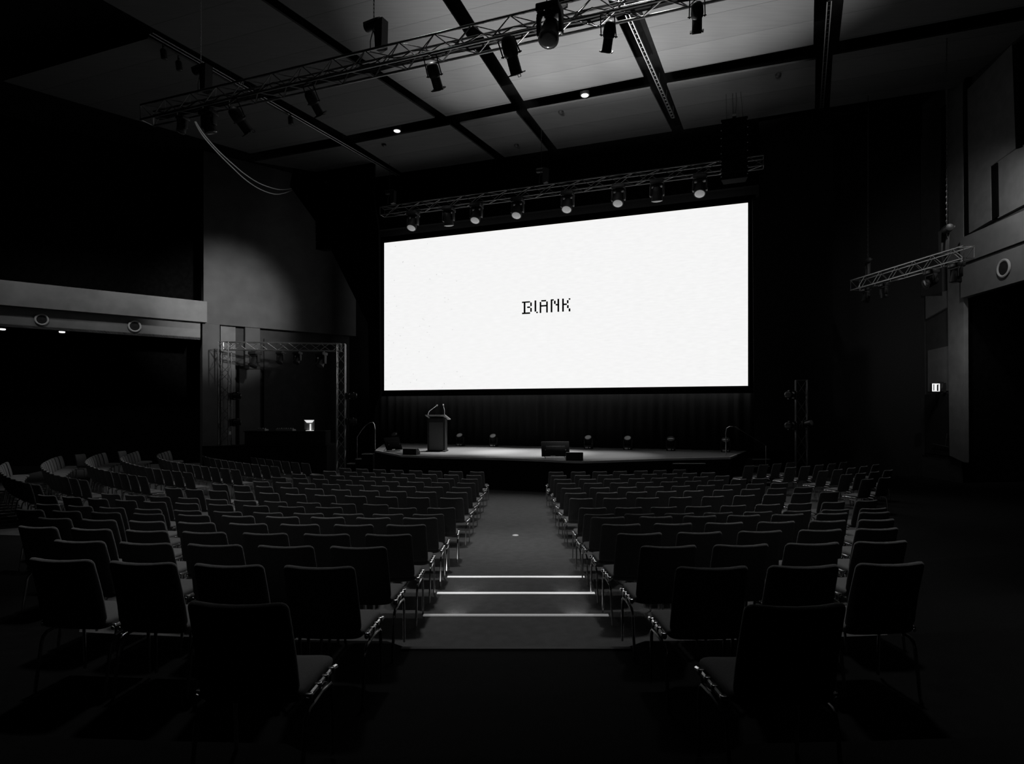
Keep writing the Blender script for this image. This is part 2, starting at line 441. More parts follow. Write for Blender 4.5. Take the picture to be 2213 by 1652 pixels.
# one list per row: (pixel x, pixel y) of the upper backrest corner that is on the aisle side, and how far the row's tops lie below the lens
LEFT = [
 ('r1', 1.765, [(1045.3,1019.8),(998.8,1018.8),(954.2,1017.9),(911.5,1016.4),(870.7,1015.4),(832.3,1014.1),(794.4,1013),(757.2,1011.4)]),
 ('r2', 1.725, [(1039.6,1028),(990.3,1026.4),(942.8,1025.1),(896.3,1024.2),(852.1,1022.6),(809.9,1020.9),(770.6,1019.4),(725,1018.1)]),
 ('r3', 1.678, [(1032,1035.5),(980.8,1034),(930.5,1032.9),(880.2,1031.8),(831.8,1030.2),(786.2,1028.7),(742.9,1027),(698.9,1025.7),(659.3,1024.3)]),
 ('r4', 1.639, [(1026.3,1043.7),(970.3,1042.6),(915.3,1041.2),(861.2,1039.9),(809.9,1038.4),(759.6,1036.7),(707.5,1034.8),(663.4,1033.2),(617,1030.8)]),
 ('r5', 1.60, [(1017.8,1053.2),(956.1,1051.7),(897.3,1050.4),(839.4,1048.5),(784.3,1046.9),(732.1,1045.6),(679.9,1044.1),(629.2,1041.2),(579.6,1039.4)]),
 ('r6', 1.57, [(1009.2,1064),(941.9,1063),(877.3,1061.7),(817.5,1059.7),(755.8,1057.8),(697,1055.9),(642.2,1053.2),(587.8,1050.8),(538.1,1048.3),(490,1045.4)]),
 ('r7', 1.534, [(999.8,1076.4),(926.7,1074.9),(857.4,1073.1),(790,1071.6),(723.6,1069.2),(659.4,1066.9),(600.8,1064.9),(545.5,1062.5),(488.5,1060),(436.5,1056.8),(390.9,1054)]),
 ('rQ', 1.49, [(837.5,1091.5),(766.3,1089.3),(690.7,1087.2),(618.1,1084.3),(551.7,1082.2),(489,1079),(427.4,1076.7),(365,1072.5),(309.7,1070.6),(256.8,1068)]),
 ('rP', 1.454, [(982.6,1096.7),(899.1,1096.3),(815,1095.5),(740.6,1096),(656,1094.5),(578.2,1093.2),(501.4,1090.4),(426.4,1087.5),(356.1,1085),(291.8,1082),(230,1078.2),(173,1074.5),(118.6,1070.9)]),
 ('r9', 1.36, [(957.9,1105.8),(874.5,1105.8),(785.2,1105.2),(697.4,1104.4),(608.6,1103.6),(520.4,1101.7),(433,1099.9),(346.3,1097),(266.6,1094.2),(196.7,1090.8),(125.9,1087.5)]),
 ('r10', 1.303, [(943.3,1119.4),(842,1118.7),(742.4,1118),(643.7,1116.4),(546.9,1115),(450,1113.5),(351.2,1111.2),(257.7,1108.5),(171.4,1105),(90.9,1101.5)]),
 ('r11', 1.205, [(918.9,1134.3),(805,1134),(687.4,1133.5),(574.5,1132.1),(461.5,1129.8),(352.8,1127.5),(247.9,1124.6),(150.3,1120.5)]),
 ('r12', 1.11, [(887.7,1154.7),(752.9,1154.4),(619,1153),(485.3,1150.5),(359.3,1147.6),(237.3,1144.1),(120.2,1139.6)]),
 ('r13', .988, [(833,1182),(675,1180.5),(519.4,1177.7),(367.5,1174.2),(222.7,1170.1)]),
 ('r14', .893, [(763,1224.9),(573.2,1221.6),(387,1216.8),(211.3,1210.8)]),
 ('r15', .78, [(617,1304.3)]),
]
RIGHT = [
 ('r1', 1.765, [(1186.6,1020),(1234.8,1020),(1281.5,1019.2),(1325.9,1018.5),(1371.1,1017.9),(1412.9,1017.1),(1455.6,1015.6)]),
 ('r2', 1.725, [(1191.4,1028.5),(1243,1028),(1292.7,1027),(1339.8,1026),(1388.2,1025.1),(1432.8,1024.2),(1476.5,1023.2),(1514.4,1022.6)]),
 ('r3', 1.678, [(1198,1036.1),(1252.5,1035.6),(1306,1035),(1359.3,1034.4),(1408.5,1033.3),(1455.6,1032.1),(1499.8,1030.4),(1546.7,1028.9)]),
 ('r4', 1.639, [(1204.5,1044.7),(1262.9,1044.1),(1319.5,1043.1),(1375.9,1042),(1429,1040.9),(1481.2,1040.1),(1531.5,1038.2),(1581.8,1035.6),(1626.9,1034.1)]),
 ('r5', 1.60, [(1213.6,1054.9),(1275.6,1054.2),(1336,1053),(1394.8,1051.5),(1452.7,1050),(1507.8,1048.5),(1564.7,1047),(1615.9,1045.1),(1668,1044.2)]),
 ('r6', 1.57, [(1221.7,1066.3),(1290.1,1065),(1355,1063.6),(1419.5,1062.1),(1479.3,1060.6),(1543.3,1059),(1603.6,1056.9),(1660.5,1055.5),(1718.4,1053.6)]),
 ('r7', 1.534, [(1231.6,1077.3),(1304.7,1076.7),(1375.9,1075.8),(1448,1074.5),(1519.2,1072.9),(1587.5,1070.5),(1652,1068.8),(1713.7,1066.4),(1774.4,1063.2)]),
 ('r8', 1.454, [(1252.5,1096.7),(1330.3,1095.3),(1407.2,1094.4),(1483.1,1092.9),(1559.5,1091.2),(1634.9,1088.8),(1705.1,1086.9),(1779.1,1084),(1851.3,1080.2)]),
 ('r9', 1.36, [(1263.3,1105.8),(1351.2,1104.3),(1437.5,1103.3),(1522.5,1102),(1609.2,1099.8),(1694.6,1098.4),(1778,1095.8),(1861,1093.8)]),
 ('r10', 1.303, [(1278.7,1117.9),(1382.6,1116.5),(1478.6,1115.3),(1574.9,1113.5),(1670.8,1111.8),(1767.6,1109.4),(1859.7,1107.5)]),
 ('r11', 1.205, [(1301.8,1133.4),(1414.6,1132),(1526.7,1130.2),(1640.3,1128.4),(1752.4,1125.8),(1858.7,1123.6)]),
 ('r12', 1.11, [(1335.2,1153.5),(1466.1,1150.9),(1598.5,1148.3),(1729.7,1145.9),(1853,1142.8)]),
 ('r13', .988, [(1386.8,1180.5),(1545,1177.7),(1701.2,1174.9),(1851,1171)]),
 ('r14', .893, [(1464.7,1225.5),(1657.6,1223.2),(1846,1218.5)]),
 ('r15', .78, [(1615,1308)]),
]
def place(pts, D, side, labels, full_of, group, smooth_deg=2, zrow=None):
    px = np.array([p[0] for p in pts]); py = np.array([p[1] for p in pts])
    if len(pts) > 3: py = np.polyval(np.polyfit(px, py, smooth_deg), px)
    P = []
    for a, b_ in zip(px, py):
        Y = F * D / (b_ - HY); P.append(Vector(((a - CX) / F * Y, Y, 0)))
    put(P, side, labels, full_of, group)
def put(P, side, labels, full_of, group, gap=.535):
    n = len(P)
    for i in range(1, n):
        d = P[i] - P[i - 1]
        if d.length < gap: P[i] = P[i - 1] + d.normalized() * gap
    for i, c in enumerate(P):
        a = P[max(0, i - 1)]; b_ = P[min(n - 1, i + 1)]
        e = (a - b_) if side < 0 else (b_ - a)      # along the row, towards the sitter's right
        if n == 1: e = Vector((1, .06 * side, 0))
        e.normalize(); f = Vector((-e.y, e.x, 0))
        # the picked corner: right corner of the backrest on the lectern side, left corner on the other
        o = c + e * (.2 * side) + f * (BACKOFF + .0)
        chair(o.x, o.y, math.atan2(e.y, e.x), labels[i], full_of(i), group)
for k, (nm, D, pts) in enumerate(LEFT):
    short = nm == 'rQ'
    rn = ORD[k if True else k]
    if short: labs = [f'dark fabric chair, {ORD[i]} from the gap in the short {rn} row, lectern side' for i in range(len(pts))]
    else: labs = [f'dark fabric chair, {ORD[i]} from centre aisle, {rn} row from stage, lectern side' for i in range(len(pts))]
    place(pts, D, -1, labs, (lambda i, k=k: k >= 8 or (i == 0 and k != 7)), 'chairs in the lectern side block')
for k, (nm, D, pts) in enumerate(RIGHT):
    labs = [f'dark fabric chair, {ORD[i]} from centre aisle, {ORD[k]} row from stage, door side' for i in range(len(pts))]
    place(pts, D, 1, labs, (lambda i, k=k: k >= 7 or i == 0), 'chairs in the door side block')
# outer blocks: the row line is traced, then chairs are set at a fixed pitch along it
def resample(P, pitch, nmax):
    out = [P[0].copy()]; i = 0; pos = P[0].copy()
    dense = []
    for q in range(len(P) - 1):
        p0 = P[max(q - 1, 0)]; p1 = P[q]; p2 = P[q + 1]; p3 = P[min(q + 2, len(P) - 1)]
        for s_ in range(40):
            t = s_ / 40
            dense.append(.5 * ((2 * p1) + (p2 - p0) * t + (2 * p0 - 5 * p1 + 4 * p2 - p3) * t * t + (3 * p1 - p0 - 3 * p2 + p3) * t ** 3))
    dense.append(P[-1].copy())
    for p in dense:
        if (p - pos).length >= pitch:
            out.append(p.copy()); pos = p.copy()
            if len(out) >= nmax: break
    return out
def bp(px, py, D):
    Y = F * D / (py - HY); return Vector(((px - CX) / F * Y, Y, 0))
OUTL = [
 (1.765, [(667.5,999),(645.5,997.4),(623.5,995.5),(601.6,993.4),(582.9,991.4),(552.8,988.3)], 7),
 (1.725, [(600.8,1006.9),(573.9,1004.2),(550.3,1001.8),(529.2,999.3),(509.7,996.8),(490,994.2),(470,991.5),(452,988.5),(440,985)], 14),
 (1.678, [(516.2,1014.5),(489.3,1011.7),(462.5,1009.1),(441.3,1006.6),(421.8,1004),(403.9,1001.5),(382,998.5),(360,994.5),(345,989.5),(342,983.5),(352,979),(362,976)], 30),
 (1.639, [(413.7,1021.5),(387.7,1018.6),(361.9,1015.8),(337.5,1012.8),(319.6,1010),(300,1006),(283.8,1002),(268,996.5),(263,991),(268,986.5),(280.5,981),(296,975.8)], 30),
 (1.60, [(314.7,1030.8),(288.7,1026.9),(269.2,1023.8),(251.3,1020.6),(228.5,1016.5),(210,1011.5),(195,1005.5),(187,998.5),(192.7,991),(202.4,985.4),(213.8,981.2),(226,978.4),(240,976.4),(255,975.2),(266,974.8)], 30),
 (1.57, [(187,1040),(160.2,1035.6),(140.6,1032),(122.7,1027.5),(108,1021.5),(96,1014.5),(92,1008),(95,1002),(103,996.6),(114.6,990.9),(127.6,986.6),(140,984.2),(155,982.6),(175,981),(200,979.5)], 30),
 (1.534, [(85.3,1051.1),(62,1046.5),(42,1041),(24,1034),(10,1026),(2,1017),(2,1008),(14,1000),(40,993),(80,988.5),(130,985.5)], 14),
]
for k, (D, pts, n) in enumerate(OUTL):
    P = resample([bp(a, b_, D) for a, b_ in pts], .55, n)
    labs = [f'dark fabric chair, {ORD[i]} from the side aisle, {ORD[k]} row of balcony side block' for i in range(len(P))]
    put(P, -1, labs, lambda i: i == 0, 'chairs in the curved block below the balcony', .53)
OUTR = [
 (1.765, [(1610.2,1007.5),(1641.5,1005.6),(1671.9,1003.5),(1701.3,1001)], 4),
 (1.725, [(1699.4,1011.3),(1731.7,1009.4),(1763,1007),(1791.5,1004.3),(1817.1,1001.5)], 5),
 (1.678, [(1770.6,1018.9),(1802.9,1016.1),(1833.2,1013),(1860.8,1009.6),(1887,1006)], 5),
 (1.639, [(1819,1026.5),(1851.3,1024),(1881.6,1021),(1912,1017.8)], 4),
 (1.60, [(1863.6,1036.9),(1901.6,1033.7)], 2),
]
for k, (D, pts, n) in enumerate(OUTR):
    P = [bp(a, b_, D) for a, b_ in pts]
    labs = [f'dark fabric chair, {ORD[i]} from the side aisle, {ORD[k]} row of exit sign block' for i in range(len(P))]
    put(P, 1, labs, lambda i: i == 0, 'chairs in the block below the exit sign')
SC['chairs'] = NCH

# ---------------------------------------------------------------- screen, curtain, stage walls
SL = Vector((-6.31, 28.82, 0)); SR = Vector((8.95, 23.2, 0)); SZ0, SZ1 = 3.62, 10.69
SU = (SR - SL).normalized(); SN = Vector((-SU.y, SU.x, 0))      # SN points away from the audience
def on_screen(px, py, off=0):
    d = V(px, py, 1) - Vector((0, 0, HC)); o = Vector((0, 0, HC))
    q = SL + SN * off
    t = (q - o).dot(SN) / d.dot(SN)
    return o + d * t
smid = (SL + SR) / 2
sc_root = thing('projection_screen', 'huge glowing white screen above the stage with small dark lettering', 'screen', (smid.x, smid.y, SZ0), math.atan2(SU.y, SU.x))
b = MB(); W2 = (SR - SL).length / 2
b.box((0, .02, (SZ1 - SZ0) / 2), (2 * W2, .04, SZ1 - SZ0)); b.build('screen_surface', M['screen'], sc_root, world=False)
b = MB()
for (cx, cz, dx, dz) in ((0, -.14, 2 * W2 + .56, .28), (0, SZ1 - SZ0 + .14, 2 * W2 + .56, .28), (-W2 - .14, (SZ1 - SZ0) / 2, .28, SZ1 - SZ0), (W2 + .14, (SZ1 - SZ0) / 2, .28, SZ1 - SZ0)):
    b.box((cx, .03, cz), (dx, .10, dz))
b.build('screen_border', M['void'], sc_root, world=False)
STROKES = [
 [(390,440,630,480,-15),(440,470,492,800,0),(392,770,632,815,-12),(545,590,632,635,-4),(635,470,682,580,0),(635,635,682,750,0)],
 [(765,410,815,745,0),(815,747,862,790,0)],
 [(918,455,965,785,0),(1113,440,1160,772,0),(965,398,1110,440,-8),(960,548,1118,592,-10)],
 [(1247,385,1297,765,0),(1255,376,1340,415,0),(1345,420,1395,515,0),(1395,515,1452,560,0),(1450,362,1500,750,0)],
 [(1590,355,1640,745,0),(1635,502,1730,548,-6),(1732,402,1780,495,0),(1785,345,1835,388,0),(1735,550,1785,640,0),(1785,650,1835,738,0)],
]
b = MB()
for let in STROKES:
    for x0, y0, x1, y1, sk in let:
        q = [(x0, y0 - sk / 2), (x1, y0 + sk / 2), (x1, y1 + sk / 2), (x0, y1 - sk / 2)]
        q = [on_screen(1100 + a * 160 / 2213, 620 + c * 80 / 1106, -.002) for a, c in q]
        b.prism(q, SN * -.006)
b.build('lettering', M['ink'], sc_root)['label'] = 'dark pixel style letters'

# curtain below the screen
b = MB(); vs = []; fs = []
c0 = SL - SU * 1.2 + SN * .55; L = (SR - SL).length + 2.0; n = 520
rnd = [random.uniform(.5, 1.3) for _ in range(40)]
for i in range(n + 1):
    s_ = L * i / n; k = int(s_ / L * 39.99)
    d = .07 * rnd[k] * math.sin(s_ * 2 * math.pi / .42) + .03 * math.sin(s_ * 5.1)
    p = c0 + SU * s_ + SN * d
    for zz in (1.07, 2.4, 3.7): vs.append((p.x, p.y, zz))
for i in range(n):
    for j in (0, 1): fs.append((3 * i + j, 3 * i + 3 + j, 3 * i + 4 + j, 3 * i + 1 + j))
b.add(vs, fs)
o = b.build('stage_curtain', M['curtain'], smooth='all')
sm = o.modifiers.new('thick', 'SOLIDIFY'); sm.thickness = .012
tag(o, 'black pleated curtain hanging behind the stage under the screen', 'curtain')
# back wall behind screen
def wallbox(name, a, b_, z0, z1, thick, m, out=None):
    a = Vector((a[0], a[1], 0)); b_ = Vector((b_[0], b_[1], 0)); d = (b_ - a).normalized(); nn = Vector((-d.y, d.x, 0)) if out is None else Vector(out)
    q = [a + Z * z0, b_ + Z * z0, b_ + Z * z1, a + Z * z1]
    mb = MB(); mb.prism(q, nn * thick); return struct(mb.build(name, m))
a = SL - SU * 6 + SN * 1.0; c = SR + SU * 9 + SN * 1.0
wallbox('wall_front', a, c, 0, 13.9, .2, M['black'])
# header over the screen and the black wings (plane a step in front of the screen)
VH = 23.76
hl = onv(800, VH); hr = onv(1640, VH)
wallbox('wall_header', hl, hr, 10.95, 13.9, .2, M['void'])
def pv(px, py, v):
    p = onv(px, v); p.z = zat(py, p.y); return p
q = [pv(a_, c_, 22.3) for a_, c_ in ((800, 975), (795, 700), (690, 490), (626, 402), (640, 330), (808, 330), (806, 420), (818, 500), (822, 850), (812, 880))]
mb = MB(); mb.prism(q, N * .15); struct(mb.build('wall_wing_left', M['void']))
q = [pv(a_, c_, 24.4) for a_, c_ in ((1630, 975), (1626, 430), (1640, 425), (1640, 200), (1800, 200), (1800, 975))]
mb = MB(); mb.prism(q, N * .15); struct(mb.build('wall_wing_right', M['black']))

# ---------------------------------------------------------------- stage
SH = 1.065
front = \
        [G(x_, y_, SH) for x_, y_ in ((810, 974), (867, 985), (920, 987), (975, 988.8), (1080, 991), (1173, 994.3), (1223, 997), (1257, 998), (1340, 995.4), (1441, 992), (1520, 990.4), (1578, 989), (1593, 983))]
bk = [SR + SU * .0 + SN * .9, SL - SU * .5 + SN * .9]
poly = [Vector((p.x, p.y, 0)) for p in front] + bk
st = thing('stage', 'low black fronted stage with grey carpet top below the screen', 'stage', (1.5, 22.5, 0))
mb = MB(); mb.prism([Vector((p.x, p.y, 0)) for p in poly], Z * (SH - .02)); mb.build('stage_body', M['black'], st)
mb = MB(); mb.prism([Vector((p.x, p.y, SH - .02)) for p in poly], Z * .02); mb.build('stage_top', M['stagecarpet'], st)
mb = MB()
fp = [Vector((p.x, p.y, SH + .002)) for p in front]
for a, c in zip(fp, fp[1:]):
    d = (c - a).normalized(); nn = Vector((d.y, -d.x, 0))
    mb.prism([a, c, c - nn * .05, a - nn * .05], Z * .012)
    mb.prism([a, c, c + Z * -.06, a + Z * -.06], nn * .012)
mb.build('stage_edge', M['edge'], st)['label'] = 'pale metal edge trim'

def steps(name, label, boxes, rail_pts, posts, loc):
    t = thing(name, label, 'stairs', loc)
    for (c, d, ang, sides) in boxes:
        T = Matrix.Translation(c) @ Matrix.Rotation(ang, 4, 'Z')
        mb = MB(); mb.box((0, 0, -c[2] / 2), (d[0], d[1], c[2]), T); s_ = mb.build('step', M['black'], t)
        mb = MB(); mb.box((0, -d[1] / 2 - .004, -.014), (d[0], .02, .03), T)
        mb.build('step_trim', M['edge'], s_)
    mb = MB(); mb.tube(rail_pts, .02, 8)
    for p_ in posts: mb.tube(p_, .018, 8)
    mb.build('handrail', M['chrome'], t, smooth=True)
    return t
bx = []
for (x0, x1, yy, zz) in ((782, 806, 981.5, .85), (768, 790, 992, .64), (750, 772, 1002, .43)):
    p = G((x0 + x1) / 2, yy, zz); wd = (x1 - x0) / F * p.y
    bx.append(((p.x, p.y + .25, zz), (wd, .48, 0), math.radians(-2), None))
Yr = 24.9
steps('stage_stairs', 'short black stairs up to the stage behind the lectern side chairs', bx,
      [V(772, 945, Yr + .6), V(781, 931, Yr + .5), V(790, 920, Yr + .3), V(800, 914, Yr + .1), V(806, 913.5, Yr), V(809, 918, Yr), V(810.6, 930, Yr), (V(810.6, 930, Yr).x, Yr, SH)],
      [[V(772, 945, Yr + .6), (V(772, 945, Yr + .6).x, Yr + .6, .3)]], (-6.3, 25.4, 0))
bx = [((9.10, 22.7, .86), (.72, .5, 0), math.radians(12), None), ((8.80, 22.0, .66), (.72, .5, 0), math.radians(12), None), ((8.55, 21.35, .44), (.72, .5, 0), math.radians(12), None), ((8.45, 20.75, .22), (.72, .5, 0), math.radians(12), None)]
Yr = 21.2
steps('stage_stairs', 'short black stairs with a curved handrail beside the truss tower', bx,
      [(V(1569, 935, Yr).x, Yr, SH), V(1569, 935, Yr), V(1571, 926, Yr), V(1577, 922.5, Yr), V(1590, 923, Yr + .1), V(1602, 931, Yr + .3), V(1630, 948, Yr + .6), V(1655, 963, Yr + .9)],
      [[V(1655, 963, Yr + .9), (V(1655, 963, Yr + .9).x, Yr + .9, .2)]], (8.3, 21.8, 0))
# single tread in front of the stage
p0 = V(1455, 1003, 19.75); p1 = V(1525, 1003, 19.75)
mb = MB(); t = thing('stage_step', 'low black step box against the stage front near the side stairs', 'step', ((p0.x + p1.x) / 2, p0.y, 0))
mb.box(((p0.x + p1.x) / 2, p0.y + .14, p0.z / 2), ((p1.x - p0.x), .24, p0.z)); mb.build('step_body', M['black'], t)
mb = MB(); mb.box(((p0.x + p1.x) / 2, p0.y + .01, p0.z + .006), ((p1.x - p0.x), .03, .02)); mb.build('step_trim', M['edge'], t)

# lectern
lp = Vector((V(945, 976, 23.6).x, 23.6, SH))
lt = thing('lectern', 'dark wooden lectern with grey front panel and two thin microphones on stage', 'lectern', lp, math.radians(-6))
mb = MB()
for sx in (-1, 1): mb.rbox((sx * .33, 0, .025), (.10, .62, .05), .012, 2)
mb.rbox((0, -.06, .03), (.62, .06, .04), .01, 2); mb.build('base', M['wood'], lt, world=False)
mb = MB()
for sx in (-1, 1): mb.rbox((sx * .315, .02, .66), (.075, .42, 1.24), .015, 2)
mb.box((0, .10, .66), (.57, .22, 1.22)); mb.rbox((0, -.06, 1.22), (.60, .30, .16), .01, 2); mb.build('body', M['wood'], lt, world=False)
mb = MB(); mb.rbox((0, -.16, .61), (.60, .04, 1.12), .01, 2); mb.build('front_panel', M['lectpanel'], lt, world=False)
mb = MB()
mb.prism([(-.42, -.28, 1.41), (.38, -.28, 1.41), (.46, .34, 1.24), (-.34, .34, 1.24)], (0, 0, .035)); mb.build('reading_top', M['edge'], lt, world=False)
for x0, x1, pts in ((-.31, 0, [(-.31, -.2, 1.44), (-.31, -.2, 1.50), (-.27, -.19, 1.58), (0.0, -.15, 1.78)]), (.33, .3, [(.33, -.2, 1.44), (.335, -.2, 1.56), (.33, -.19, 1.64), (.28, -.16, 1.79)])):
    mb = MB(); mb.tube(pts, .010, 7); mic = mb.build('microphone', M['cable'], lt, smooth=True, world=False)
    d = Vector(pts[-1]) - Vector(pts[-2]); d.normalize(); e = Vector(pts[-1])
    mb = MB(); mb.lathe([(.012, 0), (.026, .01), (.028, .05), (.018, .075), (.004, .08)], 12, frame_to(e - d * .01, d)); mb.build('microphone_capsule', M['ring'], mic, smooth=True, world=False)

# monitors and wedges on stage
def tv(px, py, Yoff, wdt, hgt, ang, tilt, label, mk='fixture'):
    p = G(px, py, SH); p = Vector((p.x, p.y + Yoff, SH))
    t = thing('stage_monitor', label, 'monitor', p, ang, 'monitors along the stage edge')
    T = Matrix.Translation((0, 0, .06)) @ Matrix.Rotation(tilt, 4, 'X')
    mb = MB(); mb.rbox((0, 0, hgt / 2), (wdt, .05, hgt), .012, 2, T); mb.rbox((0, -.03, hgt * .42), (wdt * .7, .05, hgt * .5), .015, 2, T); mb.build('panel', M[mk], t, smooth=True, world=False)
    mb = MB()
    for sx in (-1, 1):
        mb.tube([(sx * wdt * .36, 0, .012), (sx * wdt * .36, .30, .012), (sx * wdt * .36, .02, .28)], .012, 6)
    mb.tube([(-wdt * .36, .3, .012), (wdt * .36, .3, .012)], .012, 6); mb.build('stand', M['darkmetal'], t, smooth=True, world=False)
    mb = MB(); mb.box((-wdt * .1, -.028, .012), (.16, .006, .02), T); mb.build('name_plate', M['pale'], t, world=False)
    return t
tv(1202, 992, .25, .95, .52, math.radians(3), math.radians(-20), 'black flat monitor tilted back on the stage nose')
tv(851, 977, .2, .85, .52, math.radians(58), math.radians(-24), 'black flat monitor tilted at the stage edge near the side stairs', 'cab')
def wedge(px, py, Yoff, wd, hgt, dp, ang, label):
    p = G(px, py, SH); p = Vector((p.x, p.y + Yoff, SH))
    t = thing('floor_speaker', label, 'speaker', p, ang, 'low speakers on the stage edge')
    mb = MB(); mb.prism([(-wd / 2, -dp / 2, 0), (-wd / 2, -dp / 2, hgt), (-wd / 2, dp * .1, hgt), (-wd / 2, dp / 2, hgt * .4), (-wd / 2, dp / 2, 0)], (wd, 0, 0)); mb.build('cabinet', M['fixture'], t, world=False)
    mb = MB(); mb.rbox((0, -dp / 2 - .004, hgt * .5), (wd * .9, .012, hgt * .8), .004, 2); mb.build('grille', M['grille'], t, world=False)
    mb = MB(); mb.rbox((wd / 2 + .004, 0, hgt * .6), (.012, .12, .05), .004, 2); mb.build('handle', M['dullalu'], t, world=False)
wedge(1243, 997.6, .28, .54, .27, .36, math.radians(-2), 'small black speaker box on the nose of the stage')
wedge(886, 984, .30, .52, .22, .36, math.radians(-14), 'small black speaker box on the stage edge before the lectern')

# ---------------------------------------------------------------- lamps: moving heads and profile spots
def moving_head(mtx, label, tilt, group, s=1.0, lens='lens', pan=0, plate=True):
    """origin at the mounting face, local +z towards the lens end"""
    t = thing('moving_head_light', label, 'stage light', None, group=group, mtx=mtx)
    R = Matrix.Rotation(pan, 4, 'Z') @ Matrix.Scale(s, 4)
    if mtx.to_3x3()[2][2] < .9:
        mb = MB()
        for sx in (-1, 1): mb.rbox((sx * .1, 0, -.012), (.05, .06, .022), .006, 2, R)
        mb.build('hanging_clamp', M['dullalu'], t, world=False)
    mb = MB(); mb.rbox((0, 0, .06), (.34, .30, .11), .02, 2, R); mb.build('base', M['fixture'], t, smooth=True, world=False)
    if plate:
        mb = MB(); mb.box((-.05, -.153, .06), (.12, .006, .06), R); mb.box((.08, -.153, .06), (.06, .006, .04), R); mb.build('display', M['pale' if mtx.to_3x3()[2][2] > .9 else 'ring'], t, world=False)
    mb = MB(); mb.rbox((0, 0, .135), (.36, .14, .05), .012, 2, R)
    for sx in (-1, 1): mb.rbox((sx * .165, 0, .27), (.05, .13, .27), .02, 2, R)
    mb.build('yoke', M['fixture'], t, smooth=True, world=False)
    H = R @ Matrix.Translation((0, 0, .34)) @ Matrix.Rotation(tilt, 4, 'X')
    mb = MB(); mb.lathe([(.02, -.17), (.09, -.165), (.115, -.13), (.125, -.03), (.135, .06), (.142, .12), (.148, .155), (.148, .19), (.132, .192)], 20, H); hd = mb.build('head', M['fixture'], t, smooth=True, world=False)
    mb = MB(); mb.lathe([(.132, .186), (.120, .198), (.08, .208), (.02, .212)], 20, H); mb.build('lens', M[lens], hd, smooth=True, world=False)
    return t
def profile_spot(top, tip, rad, label, tail=0.0, clamp_to=None, back=.0):
    """ellipsoidal spotlight whose barrel runs from top to tip"""
    top = Vector(top); tip = Vector(tip); ax = tip - top; Ln = ax.length
    t = thing('profile_spotlight', label, 'spotlight', None, group='spotlights under the front truss', mtx=frame_to(top, ax, U))
    r = rad
    mb = MB(); mb.lathe([(.15 * r, 0), (.55 * r, .02 * Ln), (.85 * r, .08 * Ln), (1.0 * r, .18 * Ln), (1.05 * r, .38 * Ln), (1.0 * r, .48 * Ln), (.86 * r, .52 * Ln)], 18); mb.build('lamp_housing', M['fixture'], t, smooth=True, world=False)
    mb = MB(); mb.lathe([(.82 * r, .48 * Ln), (.84 * r, .9 * Ln), (.9 * r, .91 * Ln), (.9 * r, .95 * Ln), (.8 * r, .952 * Ln)], 18); mb.build('lens_tube', M['fixture'], t, smooth=True, world=False)
    mb = MB(); mb.lathe([(.78 * r, .945 * Ln), (.4 * r, .96 * Ln), (.05 * r, .965 * Ln)], 18); mb.build('lens', M['dimlens'], t, smooth=True, world=False)
    mb = MB()
    for sx in (-1, 1): mb.box((sx * 1.0 * r, 0, .93 * Ln), (.28 * r, 1.6 * r, .03 * Ln)); mb.box((0, sx * 1.0 * r, .93 * Ln), (1.6 * r, .28 * r, .03 * Ln))
    mb.tube([(-.2 * r, -1.1 * r, .95 * Ln), (-.2 * r, -1.1 * r, 1.02 * Ln), (.2 * r, -1.1 * r, 1.02 * Ln), (.2 * r, -1.1 * r, .95 * Ln)], .06 * r, 5)
    mb.build('color_frame', M['fixture'], t, world=False)
    # yoke reaching up to the pipe clamp
    cl = Vector(clamp_to); Ti = wm(t).inverted(); c = Ti @ cl
    piv = .46 * Ln
    mb = MB()
    for sx in (-1, 1):
        mb.tube([(sx * 1.25 * r, 0, piv), (sx * 1.25 * r, 0, piv + .02), ], .12 * r, 6)
        mb.tube([(sx * 1.0 * r, 0, piv), (sx * 1.55 * r, 0, piv)], .10 * r, 6)
        mb.tube([(sx * 1.3 * r, 0, piv), (c.x + sx * 1.2 * r, c.y, c.z)], .10 * r, 6)
    mb.tube([(c.x - 1.2 * r, c.y, c.z), (c.x + 1.2 * r, c.y, c.z)], .10 * r, 6)
    mb.build('yoke', M['fixture'], t, world=False, smooth=True)
    mb = MB(); q = Ti @ (cl + Vector((0, 0, .06)))
    mb.tube([c, q - (q - c) * .6], .035, 8); mb.build('hanging_clamp', M['dullalu'], t, world=False, smooth=True)
    return t

